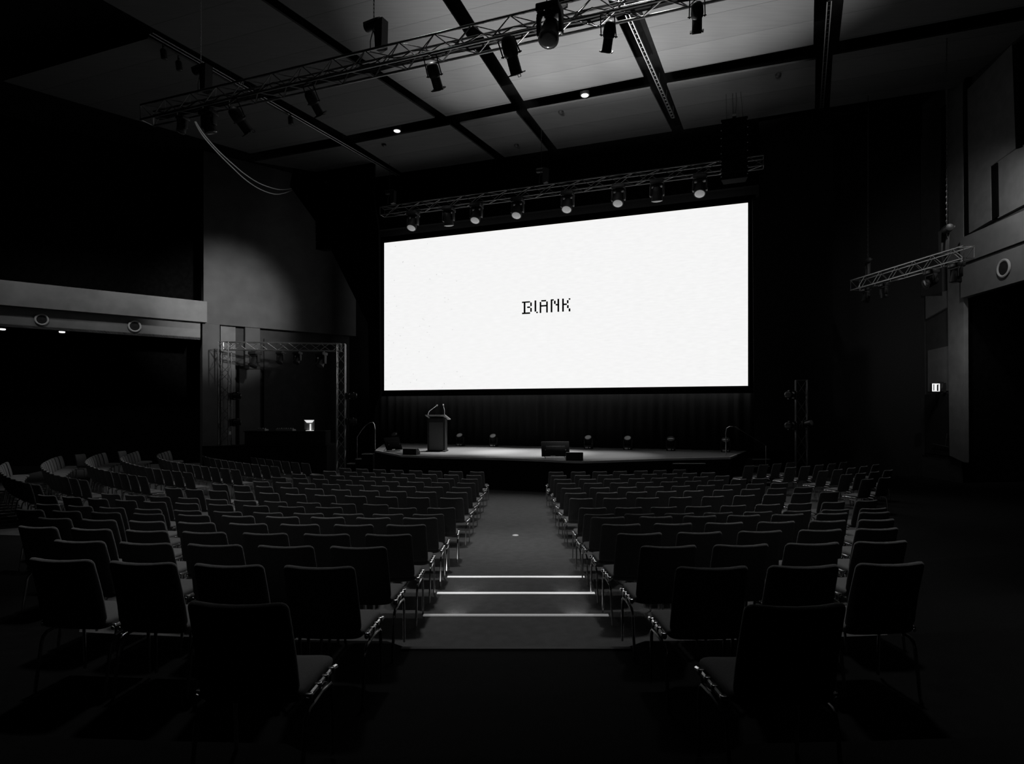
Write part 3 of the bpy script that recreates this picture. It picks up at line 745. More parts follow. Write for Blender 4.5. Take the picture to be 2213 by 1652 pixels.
def truss(name, label, group, p0, p1, size, m, up=Z, bay=None, rc=.024, rb=.010):
    p0 = Vector(p0); p1 = Vector(p1); d = (p1 - p0); L = d.length; d.normalize()
    up = Vector(up); up = (up - d * up.dot(d)).normalized(); sd = d.cross(up)
    t = thing(name, label, 'truss', p0, group=group)
    truss_parts(t, p0, p1, size, m, up, bay, rc, rb)
    return t
def truss_parts(t, p0, p1, size, m, up=Z, bay=None, rc=.024, rb=.010):
    p0 = Vector(p0); p1 = Vector(p1); d = (p1 - p0); L = d.length; d.normalize()
    up = Vector(up); up = (up - d * up.dot(d)).normalized(); sd = d.cross(up); h = size / 2
    cs = [(-1, -1), (1, -1), (1, 1), (-1, 1)]
    for a, c in cs:
        o = (sd * a + up * c) * h
        mb = MB(); mb.tube([p0 + o, p1 + o], rc, 8); mb.build('chord', m, t, smooth=True)
    nb = max(1, round(L / (bay or size)))
    mb = MB()
    for k in range(4):
        a = (sd * cs[k][0] + up * cs[k][1]) * h; c = (sd * cs[(k + 1) % 4][0] + up * cs[(k + 1) % 4][1]) * h
        for i in range(nb):
            s0 = p0 + d * (L * i / nb); s1 = p0 + d * (L * (i + 1) / nb)
            q0, q1 = (a, c) if (i + k) % 2 == 0 else (c, a)
            mb.tube([s0 + q0, s1 + q1], rb, 5)
        for e in (p0, p1): mb.tube([e + a, e + c], rb, 5)
    mb.build('bracing', m, t)
def hoist(p, label, topz, m='fixture', sc=1.0, group='chain hoists', rot=0.3, chain_m='edge', big=False):
    """motor body with hook frame, its chain running up to the ceiling"""
    t = thing('chain_hoist', label, 'hoist', p, rot, group)
    R = Matrix.Scale(sc, 4)
    mb = MB(); mb.lathe([(.05, -.24), (.10, -.22), (.115, -.16), (.115, .10), (.10, .2), (.05, .22)], 14, R @ Matrix.Translation((0, 0, .28)) @ Matrix.Rotation(math.pi / 2, 4, 'Y')); mb.build('motor', M[m], t, smooth=True, world=False)
    mb = MB(); mb.prism([(.08, -.10, .28), (.32, -.10, .30), (.30, -.10, -.30), (.12, -.10, -.34)], (0, .20, 0), R); mb.build('chain_bag', M['fixture'], t, world=False)
    mb = MB(); mb.box((-.05, -.12, .30), (.30, .006, .05), R); mb.build('name_plate', M['dullalu'], t, world=False)
    mb = MB(); mb.tube([(-.02, 0, .17), (-.10, 0, -.05), (-.10, 0, -.28)], .012, 6, R); mb.tube([(-.02, 0, .17), (.05, 0, -.05), (.05, 0, -.28)], .012, 6, R); mb.build('hanging_sling', M['darkmetal'], t, smooth=True, world=False)
    mb = MB(); H = topz - p[2] - .38 * sc; nl = max(4, int(H / .085)); z0 = .38 * sc
    for i in range(nl):
        zc = z0 + H * (i + .5) / nl; ln = H / nl * .62
        a = math.pi / 2 * (i % 2)
        pts = []
        for k in range(9):
            tt = 2 * math.pi * k / 8
            x = .016 * math.cos(tt); zz = ln * math.sin(tt)
            pts.append((x * math.cos(a), x * math.sin(a), zc + zz))
        mb.tube(pts, .0065, 4)
    mb.build('chain', M[chain_m], t, world=False)
    return t

# ---------- front truss
FT0 = Vector((-2.65, 13, 10.3))
def ft(px, z=10.3):
    k = (px - CX) / F; s_ = (13 * k + 2.65) / (.9385 + .3453 * k); p = FT0 + U * s_; p.z = z; return p
ta = ft(318); tb = FT0 + U * 9.5
truss('lighting_truss', 'long box truss crossing under the ceiling with spotlights hung below', None, ta, tb, .37, M['midalu'], bay=.42, rc=.028, rb=.012)
# a thin lamp bar and cable loom lying in the truss
for q, (dz, dn, lab) in enumerate(((-.11, -.09, 'thick black cable lying along the audience side inside the long box truss'), (-.125, -.01, 'thick black cable lying along the middle of the long box truss'), (-.11, .08, 'thick black cable lying along the screen side inside the long box truss'), (.06, .05, 'thin black cable looping along the top of the long box truss'))):
    mb = MB(); pts = []
    for i in range(70):
        p = ta.lerp(tb, .02 + .95 * i / 69); pts.append(p + Vector((0, 0, dz + (.006 if q < 3 else .06) * math.sin(i * 1.9 + q))) + N * (dn + .012 * math.sin(i * 1.3 + q)))
    mb.tube(pts, .034 if q < 3 else .014, 6)
    tag(mb.build('truss_cable', M['fixture'], smooth=True), lab, 'cable', 'cables lying in the front truss')
BOT = 10.3 - .185
def spot_px(x0, y0, x1, y1, w_px, label, dy=0.35, clamp_px=None, yoff=0):
    c = ft(clamp_px or x0, BOT - .065) - N * .185
    Yt = c.y + yoff - .16
    top = V(x0, y0, Yt); tip = V(x1, y1, Yt + dy)
    rad = w_px / 2 / F * Yt / 1.05
    profile_spot(top, tip, rad, label, clamp_to=c)
spot_px(931, 134, 949, 197, 27, 'slim black spotlight pointing down under the truss between two ceiling beams', clamp_px=938)
spot_px(1094, 76, 1118, 166, 33, 'large black spotlight hung beside the big moving head under the truss', clamp_px=1100)
spot_px(1320, 44, 1310, 116, 27, 'black spotlight pointing straight down beside the widest ceiling beam', clamp_px=1317)
spot_px(1507, 2, 1506, 73, 27, 'black spotlight by the frame top, last along the truss', clamp_px=1508)
spot_px(664, 196, 695, 251, 24, 'black spotlight hung slanting under the truss above the track beam', clamp_px=676)
spot_px(499, 232, 541, 290, 27, 'dim black spotlight slanting at the dark end of the truss', clamp_px=515)
# short wide lamp in the dark end cluster
c = ft(450, BOT - .055); moving_head(frame_to(c, (0.12, -.15, -1), U), 'round wide lamp in the dark cluster at the truss end', .4, 'moving lights on trusses', 1.05, 'dimlens')
c = ft(395, BOT - .045); moving_head(frame_to(c, (-.1, .1, -1), U), 'small dark lamp outermost on the truss end by the sagging cables', -.3, 'moving lights on trusses', .75, 'dimlens')
# big moving head through the truss
c = ft(1207, 10.21) - N * .60
mh = moving_head(frame_to(c, (0.03, .12, -1), U), 'big black moving head lamp hanging through the truss', -.55, 'moving lights on trusses', 1.3, 'dimlens', plate=False)
# hoists on the front truss
p = ft(808); hoist(Vector((p.x, p.y, 10.86)), 'black chain hoist standing on the truss under a thin steel wire', 13.9, group='chain hoists on trusses', chain_m='fixture', rot=-.5)
p = ft(434); hoist(Vector((p.x, p.y, 10.86)), 'chain hoist with bright chain at the dark end of the truss', 13.9, group='chain hoists on trusses', rot=-.5)
p = ft(1192); hoist(Vector((p.x, p.y, 10.86)), 'dark chain hoist above the big moving head', 13.9, group='chain hoists on trusses', chain_m='fixture', rot=-.4)

# sagging cables at the dark end
def sag(px, label):
    pts = []
    for x_, y_, Y in px: pts.append(V(x_, y_, Y))
    P = []
    for q in range(len(pts) - 1):
        p0 = pts[max(q - 1, 0)]; p1 = pts[q]; p2 = pts[q + 1]; p3 = pts[min(q + 2, len(pts) - 1)]
        for s_ in range(10):
            t = s_ / 10; P.append(.5 * ((2 * p1) + (p2 - p0) * t + (2 * p0 - 5 * p1 + 4 * p2 - p3) * t * t + (3 * p1 - p0 - 3 * p2 + p3) * t ** 3))
    P.append(pts[-1]); mb = MB(); mb.tube(P, .017, 6)
    tag(mb.build('hanging_cable', M['cable'], smooth=True), label, 'cable', 'cables sagging from the truss')
sag([(422, 262, 14.9), (440, 290, 15.5), (470, 324, 17), (500, 352, 19), (530, 377, 21), (560, 396, 22.5), (590, 407, 24), (610, 410, 25), (630, 408, 26.5)], 'upper of two thin cables sagging from the truss end across the wall')
sag([(420, 262, 14.8), (437, 292, 15.4), (468, 328, 17), (500, 360, 19), (530, 388, 21), (560, 408, 22.5), (590, 419, 24), (612, 418, 25), (632, 411, 26.5)], 'lower of two thin cables sagging from the truss end across the wall')

# ---------- stage truss with wash lights
VT = 22.6; ZT = 11.32
a = onv(826, VT, ZT); c = onv(1650, VT, ZT)
truss('stage_truss', 'dark box truss hung above the screen with a line of wash lights', None, a, c, .34, M['dullalu'], bay=.5)
WASH = [(893, 'lens'), (970, 'dimlens'), (1030, 'lens'), (1119, 'lens'), (1227, 'lens'), (1337, 'lens'), (1420, 'dimlens'), (1513, 'lens')]
WL = ['first wash light over the lectern end of the screen truss', 'unlit wash light hanging second on the screen truss', 'third wash light on the screen truss, pale lens', 'fourth wash light on the screen truss, pale lens',
      'fifth wash light on the screen truss, above the screen centre', 'sixth wash light on the screen truss, pale lens', 'unlit wash light seventh on the screen truss, lens dark', 'eighth wash light on the screen truss, beside the hanging speakers']
for (px_, ln), lab in zip(WASH, WL):
    p = onv(px_, VT - .1, ZT - .17 - .055)
    moving_head(frame_to(p, (-.03, -.06, -1), U), lab, math.radians(-24) if ln == 'lens' else math.radians(16), 'wash lights on the screen truss', 1.40, 'lamp_lens' if ln == 'lens' else 'dimlens', plate=False)
for px_, lab in ((842, 'dark chain hoist above the lectern end of the screen truss'), (1170, 'dark chain hoist above the middle of the screen truss')):
    p = onv(px_, VT, 0); hoist(Vector((p.x, p.y, 11.9)), lab, 13.9, group='chain hoists on trusses', chain_m='fixture', sc=.9, rot=-.4)

# ---------- hanging speaker columns
def line_array(px0, px1, y0, y1, v, n, label, beam_px, beam_py):
    pm = onv((px0 + px1) / 2, v); wd = (px1 - px0) / F * pm.y
    z1 = zat(y0, pm.y); z0 = zat(y1, pm.y)
    t = thing('line_array_speaker', label, 'speaker', (pm.x, pm.y, z0), math.radians(-20), 'hanging speaker columns')
    h = (z1 - z0) / n
    for i in range(n):
        mb = MB(); y_ = .04 * (n - i) ** 1.3 / n
        mb.prism([(-wd / 2, -.28 + y_, i * h + .02), (wd / 2, -.28 + y_, i * h + .02), (wd * .42, .3, i * h + .04), (-wd * .42, .3, i * h + .04)], (0, 0, h - .035))
        cb = mb.build('cabinet', M['cab'], t, world=False)
        mb = MB()
        for sx in (-1, 1): mb.rbox((sx * wd * .49, -.285 + y_, i * h + h * .5), (.03, .02, .03), .004, 2)
        mb.build('rigging_pin', M['dullalu'], cb, world=False)
    mb = MB(); H = z1 - z0
    mb.box((0, 0, H + .05), (.12, .7, .08)); mb.box((0, 0, H + .02), (wd * .9, .08, .05)); mb.build('hanging_bar', M['darkmetal'], t, world=False)
    mb = MB(); Hc = 13.9 - z0
    for x_ in (-.03, .03): mb.tube([(x_, .02, H + .06), (x_ * 2.2, .03, (H + Hc) / 2), (x_, 0, Hc)], .016, 6)
    mb.tube([(-.25, 0, H), (-.27, 0, Hc)], .008, 5); mb.tube([(.28, 0, H), (.16, 0, Hc)], .008, 5)
    mb.build('suspension_cable', M['fixture'], t, smooth=True, world=False)
line_array(1560, 1614, 262, 392, 21.6, 8, 'black hanging column of speakers beside the screen top corner', 1585, 130)
line_array(684, 742, 402, 540, 22.3, 8, 'black hanging column of speakers before the dark wing and wall', 705, 300)
# ---------- ceiling
CZ = 13.4
def C2(px, py):
    p = G2(px, py); return p
def G2(px, py):
    Y = F * (CZ - HC) / (HY - py); return Vector(((px - CX) / F * Y, Y, CZ))
def ext(p_far, p_near, v):
    """extends the line far->near until its distance along N equals v"""
    d = p_near - p_far; k = (v - p_far.dot(N)) / d.dot(N); return p_far + d * k
b = MB(); b.box((0, 12, 14.05), (60, 60, .2)); struct(b.build('ceiling', M['ceildark']))
LN = {   # beam edges: (near pixel, far pixel) before the cross beam, then beyond it
 'E0': ((317.5, 82), (714, 299.6), (737.5, 315.7), (858, 379)),
 'E1': ((335, 63), (749, 293.7), (767, 310), (867, 373)),
 'A0': ((564, 0), (940, 254.6), (971.8, 270.4), (1071.4, 344.8)),
 'A1': ((599.5, 0), (964, 251.5), (993.9, 267.3), (1090.4, 340)),
 'B0': ((956, 0), (1104.6, 223), (1115.7, 243.5), (1185, 325.8)),
 'B1': ((995.5, 0), (1131.5, 218), (1139.5, 238.8), (1204, 322.6)),
 'C0': ((1327.6, 30), (1391, 166), (1405, 191), (1452.5, 284.7)),
 'C1': ((1387.7, 23.7), (1436.7, 158), (1441.5, 183.5), (1478, 281.5)),
 'D0': ((1759.4, 0), (1757.8, 96.7), (1762.6, 128.9), (1761, 235)),
 'D1': ((1823.8, 0), (1814, 88.6), (1799.7, 119), (1793, 232)),
}
def panel(q):
    mb = MB(); mb.prism(q, Z * .06); return struct(mb.build('ceiling_panel', M['ceilboard'], base=(0, 0, CZ)))
def pts4(k):
    a, c, d, e = LN[k]; return G2(*a), G2(*c), G2(*d), G2(*e)
VN = 4.0
for l, r in (('E1', 'A0'), ('A1', 'B0'), ('B1', 'C0'), ('C1', 'D0')):
    ln, lf, l2, l3 = pts4(l); rn, rf, r2, r3 = pts4(r)
    panel([ext(lf, ln, VN), ext(rf, rn, VN), rf, lf]); panel([l2, r2, r3, l3])
# outer panels
ln, lf, l2, l3 = pts4('D1')
q0 = ext(lf, ln, VN); far = lf + U * 7.0; panel([q0, q0 + U * 9, far, lf]); panel([l2, l2 + U * 6, l3 + U * 5, l3])
ln, lf, l2, l3 = pts4('E0')
q0 = ext(lf, ln, 12.6); panel([q0 - U * 6.5, q0, lf, lf - U * 4.0])
panel([l2 - U * 4.5, l2, l3, l3 - U * 1.6])
# down lights in the cross beam, sensors
def downlight(px, py, zc, label, r, glow=True):
    Y = F * (zc - HC) / (HY - py); p = V(px, py, Y)
    t = thing('downlight', label, 'ceiling light', p, group='small round downlights')
    mb = MB(); mb.lathe([(r * 1.25, .0), (r * 1.25, .22), (r * .9, .24), (r * .9, .02), (r * 1.0, -.002)], 20); mb.build('housing', M['fixture'], t, smooth=True, world=False)
    mb = MB(); mb.lathe([(r * .98, -.004), (r * .9, -.02), (r * .5, -.045), (.01, -.055)], 20); mb.build('diffuser', M['lamp'], t, smooth=True, world=False)
    return p
DL = [downlight(858, 283, 13.42, 'bright round downlight in the cross beam near the track', .13), downlight(1264, 206, 13.42, 'bright round downlight in the cross beam beside the ceiling centre', .13)]
for px_, py_, lab in ((830, 312, 'tiny dark ceiling sensor below the track side downlight'), (1212, 241, 'tiny dark ceiling sensor near the middle panel edge'), (1682, 160, 'tiny dark ceiling sensor on the shaded panel by the hanging speakers'), (1116, 313, 'tiny dark ceiling sensor by the far ceiling edge')):
    p = G2(px_, py_); mb = MB(); mb.lathe([(.04, -.10), (.085, -.07), (.095, -.02), (.09, 0), (.02, .0)], 14, Matrix.Translation(p))
    tag(mb.build('ceiling_sensor', M['fixture'], smooth=True), lab, 'sensor', 'ceiling sensors')
# lighting tracks and cable trays along the beams
def track(pa, pb, gap, label, m, r=.018, n=30, ladder=True):
    a = G2(*pa); c = G2(*pb); a.z = c.z = CZ - .08; d = (c - a).normalized(); s_ = Vector((d.y, -d.x, 0))
    t = thing('ceiling_track', label, 'track', a, group='tracks under the ceiling beams')
    mb = MB()
    for k in (-.5, .5): mb.tube([a + s_ * gap * k, c + s_ * gap * k], r, 6)
    for i in range(n + 1):
        p = a.lerp(c, i / n); mb.tube([p - s_ * gap * .5, p + s_ * gap * .5], r * .6, 5)
    mb.build('ladder_rail', m, t, smooth=True)
    for i in range(0, n + 1, 5):
        p = a.lerp(c, i / n); mb = MB(); mb.tube([p, p + Z * .45], .008, 5); mb.build('hanger_rod', M['darkmetal'], t)
track((1340, -12), (1455, 250), .10, 'bright metal track running down the widest ceiling beam', M['alu'], .024)
track((326, 66), (862, 377), .14, 'thin double track under the narrow ceiling beam, balcony side', M['dullalu'], .020, 44)
track((1793, -5), (1776, 228), .10, 'dim track under the shaded ceiling beam', M['dullalu'], .02)
def small_lamp(px, py, label):
    p = G2(px, py); p.z -= .12
    t = thing('track_lamp', label, 'lamp', p, group='small lamps on the ceiling track')
    mb = MB(); mb.lathe([(.07, -.34), (.09, -.32), (.09, -.1), (.06, -.06), (.02, -.05)], 12, Matrix.Rotation(.25, 4, 'X')); mb.build('lamp_body', M['fixture'], t, smooth=True, world=False)
    mb = MB(); mb.tube([(0, 0, -.08), (0, 0, .1)], .02, 6); mb.build('hanging_stem', M['darkmetal'], t, world=False)
    mb = MB(); mb.box((.06, -.05, -.04), (.05, .03, .04)); mb.build('bracket', M['dullalu'], t, world=False)
for a in ((352, 92, 'small dark lamp at the outer end of the double track'), (385, 118, 'small dark lamp second from the outer end of the double track'), (627, 240, 'small dark box lamp under the double track past the truss')):
    small_lamp(*a)

# ---------------------------------------------------------------- side walls
LW0 = Vector((-13.5, 26, 0)); LD = Vector((1.18, 1, 0)).normalized(); LI = Vector((LD.y, -LD.x, 0))    # LI points into the room
def lw(px, off=0.0):
    """point of the balcony side wall line (moved off metres into the room) seen at pixel column px"""
    k = (px - CX) / F; q = LW0 + LI * off
    t = (k * q.y - q.x) / (LD.x - k * LD.y); return q + LD * t
def lwz(px, py, off=0.0):
    p = lw(px, off); p.z = zat(py, p.y); return p
def lpoly(pts, off, thick, name, m, st_=True):
    q = [lwz(a_, c_, off) for a_, c_ in pts]; mb = MB(); mb.prism(q, LI * -thick); o = mb.build(name, m)
    return struct(o) if st_ else o
# wall plane from the corner towards the stage (upper leaf stands proud of the lower one)
a = lw(440); c = lw(835); zt = zat(699, a.y)
mb = MB(); mb.prism([a + Z * zt, c + Z * zt, c + Z * 13.9, a + Z * 13.9], LI * -.4); struct(mb.build('wall_left', M['wall']))
a2 = lw(444, -.35); c2 = lw(835, -.35)
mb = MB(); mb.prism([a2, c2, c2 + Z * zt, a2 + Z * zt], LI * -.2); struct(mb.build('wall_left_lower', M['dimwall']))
lpoly([(437.5, 1010), (475, 1010), (475, 702), (437.5, 699)], 0, .4, 'wall_left_pilaster', M['wall'])
lpoly([(477, 968), (509, 968), (509, 705), (477, 703)], -.22, .12, 'wall_left_panel', M['wallpanel'])
lpoly([(518, 968), (562, 970), (562, 798), (518, 797)], -.20, .14, 'wall_left_panel', M['wall'])
lpoly([(530, 797), (562, 797), (562, 708), (530, 706)], -.08, .26, 'wall_left_panel', M['wall'])
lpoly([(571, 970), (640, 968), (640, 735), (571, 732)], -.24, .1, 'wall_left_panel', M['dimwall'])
# balcony front: upper and lower fascia boxes towards the camera
far = lw(447.5, .3); near = LW0 + LI * .3 - LD * 14
z0, z1 = zat(697, far.y), zat(652, far.y)
mb = MB(); mb.prism([near + Z * z0, far + Z * z0, far + Z * z1, near + Z * z1], LI * -.9); struct(mb.build('wall_balcony_front', M['ledge']))
far2 = lw(433); near2 = LW0 - LD * 14; zl = zat(735, far2.y)
mb = MB(); mb.prism([near2 + Z * zl, far2 + Z * zl, far2 + Z * z0, near2 + Z * z0], LI * -.5); struct(mb.build('wall_balcony_soffit', M['ledge']))
# black drapes closing the openings above and below the balcony
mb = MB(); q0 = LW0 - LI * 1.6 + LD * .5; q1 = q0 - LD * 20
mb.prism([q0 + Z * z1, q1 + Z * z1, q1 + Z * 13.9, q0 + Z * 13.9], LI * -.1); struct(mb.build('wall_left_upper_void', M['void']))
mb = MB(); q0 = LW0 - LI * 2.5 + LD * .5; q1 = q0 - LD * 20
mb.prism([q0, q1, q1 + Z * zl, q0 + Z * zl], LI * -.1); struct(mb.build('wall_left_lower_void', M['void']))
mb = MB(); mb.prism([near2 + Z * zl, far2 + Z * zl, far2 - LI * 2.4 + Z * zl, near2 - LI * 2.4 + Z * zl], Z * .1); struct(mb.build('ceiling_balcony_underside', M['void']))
# round vents
def vent(p, nrm, r, label):
    t = thing('round_vent', label, 'vent', None, group='round vents in the wall bands', mtx=frame_to(p, nrm, Z))
    mb = MB()
    prof = [(r * .74, -.02), (r * .74, .02), (r * .88, .035), (r, .02), (r, -.01)]
    mb.lathe(prof, 28); mb.f = mb.f[:-2]; mb.build('rim', M['ring'], t, smooth=True, world=False)
    mb = MB(); mb.lathe([(r * .74, .004), (r * .5, -.0), (r * .2, .012), (.01, .016)], 24); mb.build('cone', M['black'], t, smooth=True, world=False)
for px_, py_, lab in ((90, 691, 'round vent near the outer end of the balcony band'), (291, 705.5, 'round vent on the balcony band next to the wall corner')):
    vent(lwz(px_, py_, .03), LI, 12.5 / F * lw(px_).y, lab)
for px_, py_, lab in ((134, 719, 'small lit downlight under the balcony'), (5, 713, 'small lit downlight under the balcony at the frame edge')):
    p = lw(px_, -.25)
    mb = MB(); mb.lathe([(.10, .03), (.10, .0), (.085, -.02), (.01, -.03)], 16, Matrix.Translation((p.x, p.y, zat(py_, p.y) + .01)))
    tag(mb.build('balcony_downlight', M['lamp'], smooth=True), lab, 'ceiling light', 'small round downlights')

RW0 = Vector((14.76, 20.5, 0)); RD = Vector((.096, 1, 0)).normalized(); RI = Vector((-RD.y, RD.x, 0))
def rw(px, off=0.0):
    k = (px - CX) / F; q = RW0 + RI * off
    t = (k * q.y - q.x) / (RD.x - k * RD.y); return q + RD * t
def rwz(px, py, off=0.0):
    p = rw(px, off); p.z = zat(py, p.y); return p
def rpoly(pts, off, thick, name, m):
    q = [rwz(a_, c_, off) for a_, c_ in pts]; mb = MB(); mb.prism(q, RI * -thick); return struct(mb.build(name, m))
pc = rw(2078); zo = zat(648, rw(2076).y)
# upper wall over the whole length, lower wall only beyond the opening
mb = MB(); a = rw(1842); n_ = RW0 - RD * 14
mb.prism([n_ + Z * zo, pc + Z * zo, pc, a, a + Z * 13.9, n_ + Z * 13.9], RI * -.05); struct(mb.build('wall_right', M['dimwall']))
rpoly([(2042, 120), (2080, 82), (2084, 1000), (2052, 985)], .10, .14, 'wall_right_pilaster', M['wallpanel'])
rpoly([(1945, 640), (1998, 628), (2000, 985), (1950, 975)], .02, .06, 'wall_right_panel', M['dimwall'])
rpoly([(1990, 300), (2033, 235), (2036, 640), (1990, 640)], .06, .10, 'wall_right_panel', M['dimwall'])
rpoly([(2000, 640), (2048, 628), (2050, 662), (2000, 690)], .06, .10, 'wall_right_panel', M['wallpanel'])
rpoly([(2005, 758), (2050, 748), (2051, 845), (2005, 847)], .03, .07, 'wall_right_panel', M['wallpanel'])
rpoly([(2084, 200), (2187, 96), (2195, 320), (2140, 360), (2142, 476), (2088, 508)], .14, .14, 'wall_right_panel', M['wallpanel'])
rpoly([(2152, 352), (2290, 262), (2290, 402), (2156, 472)], .10, .10, 'wall_right_panel', M['wallpanel'])
for g_ in ([(2033, 235), (2042, 226), (2046, 490), (2036, 495)], [(2083, 172), (2089, 166), (2093, 505), (2086, 512)], [(2187, 98), (2200, 92), (2206, 318), (2195, 322)], [(2142, 360), (2153, 352), (2155, 468), (2144, 476)]):
    rpoly(g_, .155, .1, 'wall_right_groove_shade', M['void'])  # black strips standing in for the shade in the wall slots
q = rw(2075, .25); n2 = RW0 - RD * 14 + RI * .25
zA, zB, zC_ = 8.26, 7.42, zo
mb = MB(); mb.prism([n2 + Z * zB, q + Z * zB, q + Z * zA, n2 + Z * zA], RI * -.3); struct(mb.build('wall_right_band', M['ledge']))
q = rw(2076, .18); n3 = RW0 - RD * 14 + RI * .18
mb = MB(); mb.prism([n3 + Z * zC_, q + Z * zC_, q + Z * (zB - .03), n3 + Z * (zB - .03)], RI * -.25); struct(mb.build('wall_right_lower_band', M['ledge']))
vent(rwz(2169, 580, .21), RI, 20 / F * rw(2169).y, 'round vent on the wall band by the exit sign door')
mb = MB(); q0 = RW0 - RI * 3 + RD * 1.5; q1 = q0 - RD * 20
mb.prism([q0, q1, q1 + Z * 7, q0 + Z * 7], RI * -.1); struct(mb.build('wall_right_void', M['void']))
mb = MB(); a = pc - RI * .05; mb.prism([a, a - RI * 3, a - RI * 3 + Z * zo, a + Z * zo], RD * .08); struct(mb.build('wall_right_return', M['void']))
wallbox('wall_back', (-26, -3.2), (22, -3.2), 0, 13.9, .2, M['void'])
# door below the exit sign
dz0 = zat(982, rw(2026).y); dr = thing('door_1', 'black double door below the lit exit sign', 'door', rw(2026) + Z * dz0); dr['kind'] = 'structure'
d0 = rw(1999, .05); d1 = rw(2051, .05); dtop = zat(852, rw(2026).y)
mb = MB(); mb.prism([d0 + Z * dz0, d1 + Z * dz0, d1 + Z * dtop, d0 + Z * dtop], RI * -.06); mb.build('door_leaf', M['black'], dr)
mb = MB(); e = rw(2016, .10); g = rw(2050, .10); mb.tube([e + Z * (dz0 + .35), g + Z * (dz0 + .30)], .02, 6); mb.tube([rw(2043, .1) + Z * (dz0 + .33), rw(2047, .1) + Z * (dz0 + .75)], .018, 6); mb.build('push_bar', M['dullalu'], dr)
# platform in front of the door (landing)
# exit sign, a lit box on a bracket
p = rwz(2030, 838, .35); hgt = 17 / F * p.y; wdt = 17 / F * p.y
es = thing('exit_sign', 'small lit box sign on a bracket above the dark door', 'sign', p, math.radians(6))
mb = MB(); mb.rbox((-wdt * .62, 0, 0), (wdt * 1.15, .09, hgt * 1.12), .01, 2); mb.build('sign_box', M['fixture'], es, world=False)
mb = MB(); mb.rbox((-wdt * .62, -.05, 0), (wdt * 1.04, .012, hgt), .004, 2); mb.build('sign_face', M['sign'], es, world=False)
mb = MB()
for x_, w_, zc, h_ in ((-.95, .10, .0, .8), (-.42, .20, -.05, .78), (-.36, .1, .3, .2)): mb.box((wdt * x_, -.058, hgt * zc), (wdt * w_, .006, hgt * h_))
mb.build('pictogram', M['ink'], es, world=False)
mb = MB(); mb.box((wdt * .25, .02, hgt * .62), (wdt * .7, .06, .06)); mb.box((.22, .02, .0), (.06, .06, hgt * 1.2)); mb.build('bracket', M['fixture'], es, world=False)
# small switch plates
p = lwz(502, 936, -.05); mb = MB(); mb.rbox((p.x, p.y - .2, p.z), (.12, .05, .14), .01, 2); tag(mb.build('wall_switch', M['pale']), 'small square switch plate on the wall by the portal leg', 'switch')
p = rwz(1940, 934, .12); mb = MB(); mb.rbox((p.x, p.y, p.z), (.05, .10, .12), .01, 2); tag(mb.build('wall_switch', M['pale']), 'small switch plate on the dark wall before the door', 'switch')

# ---------------------------------------------------------------- side platform with desk and goal-post truss
pa = V(437, 0, 24.9); pb = V(706, 0, 25.2); pz = 1.17
pf = thing('side_platform', 'low black platform carrying the desk and goal post truss', 'platform', (pa.x / 2 + pb.x / 2, 26, 0))
mb = MB(); mb.prism([Vector((pa.x, 24.9, 0)), Vector((pb.x, 25.2, 0)), Vector((pb.x, 27.9, 0)), Vector((-10.6, 27.9, 0)), Vector((pa.x + .3, 25.8, 0))], Z * pz); mb.build('platform_body', M['black'], pf)
mb = MB(); mb.prism([Vector((pa.x, 24.88, pz)), Vector((pb.x, 25.18, pz)), Vector((pb.x, 25.26, pz)), Vector((pa.x, 24.96, pz))], Z * .02); mb.build('platform_edge', M['void'], pf)
x0 = V(527, 0, 25.7).x; x1 = V(704, 0, 25.7).x; dzt = zat(932, 25.7)
dk = thing('control_desk', 'long black control desk on the side platform with panels to the floor', 'desk', ((x0 + x1) / 2, 26.0, pz))
mb = MB(); mb.rbox(((x0 + x1) / 2, 26.05, dzt - .02), (x1 - x0, .75, .05), .01, 2); mb.build('desk_top', M['deskwood'], dk)
mb = MB(); mb.box(((x0 + x1) / 2, 25.75, (pz + dzt) / 2 - .015), (x1 - x0 - .04, .04, dzt - pz - .05)); mb.build('modesty_panel', M['deskwood'], dk)
for x_ in (x0 + .04, x1 - .04):
    mb = MB(); mb.box((x_, 26.1, (pz + dzt) / 2 - .015), (.05, .62, dzt - pz - .05)); mb.build('side_panel', M['deskwood'], dk)
# computer seen from behind
p = V(668.5, 932, 26.0); cm = thing('desktop_computer', 'desktop computer on the desk seen from behind, white band and stand', 'computer', (p.x, 26.0, dzt + .005), math.radians(-8))
wd = 23 / F * 26; hh = 21 / F * 26
mb = MB(); mb.rbox((0, 0, .04 + hh / 2), (wd, .035, hh), .01, 2); mb.build('display', M['ring'], cm, world=False)
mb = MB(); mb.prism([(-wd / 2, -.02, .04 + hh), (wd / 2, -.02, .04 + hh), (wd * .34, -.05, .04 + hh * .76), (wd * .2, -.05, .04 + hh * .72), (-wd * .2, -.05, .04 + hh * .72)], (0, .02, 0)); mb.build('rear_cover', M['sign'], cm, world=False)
mb = MB(); mb.box((wd * .17, -.06, hh * .36), (wd * .12, .02, hh * .68)); mb.rbox((wd * .1, -.04, .006), (wd * .6, .22, .012), .004, 2); mb.build('stand', M['sign'], cm, world=False)  # glow added to cover and stand through the emissive material
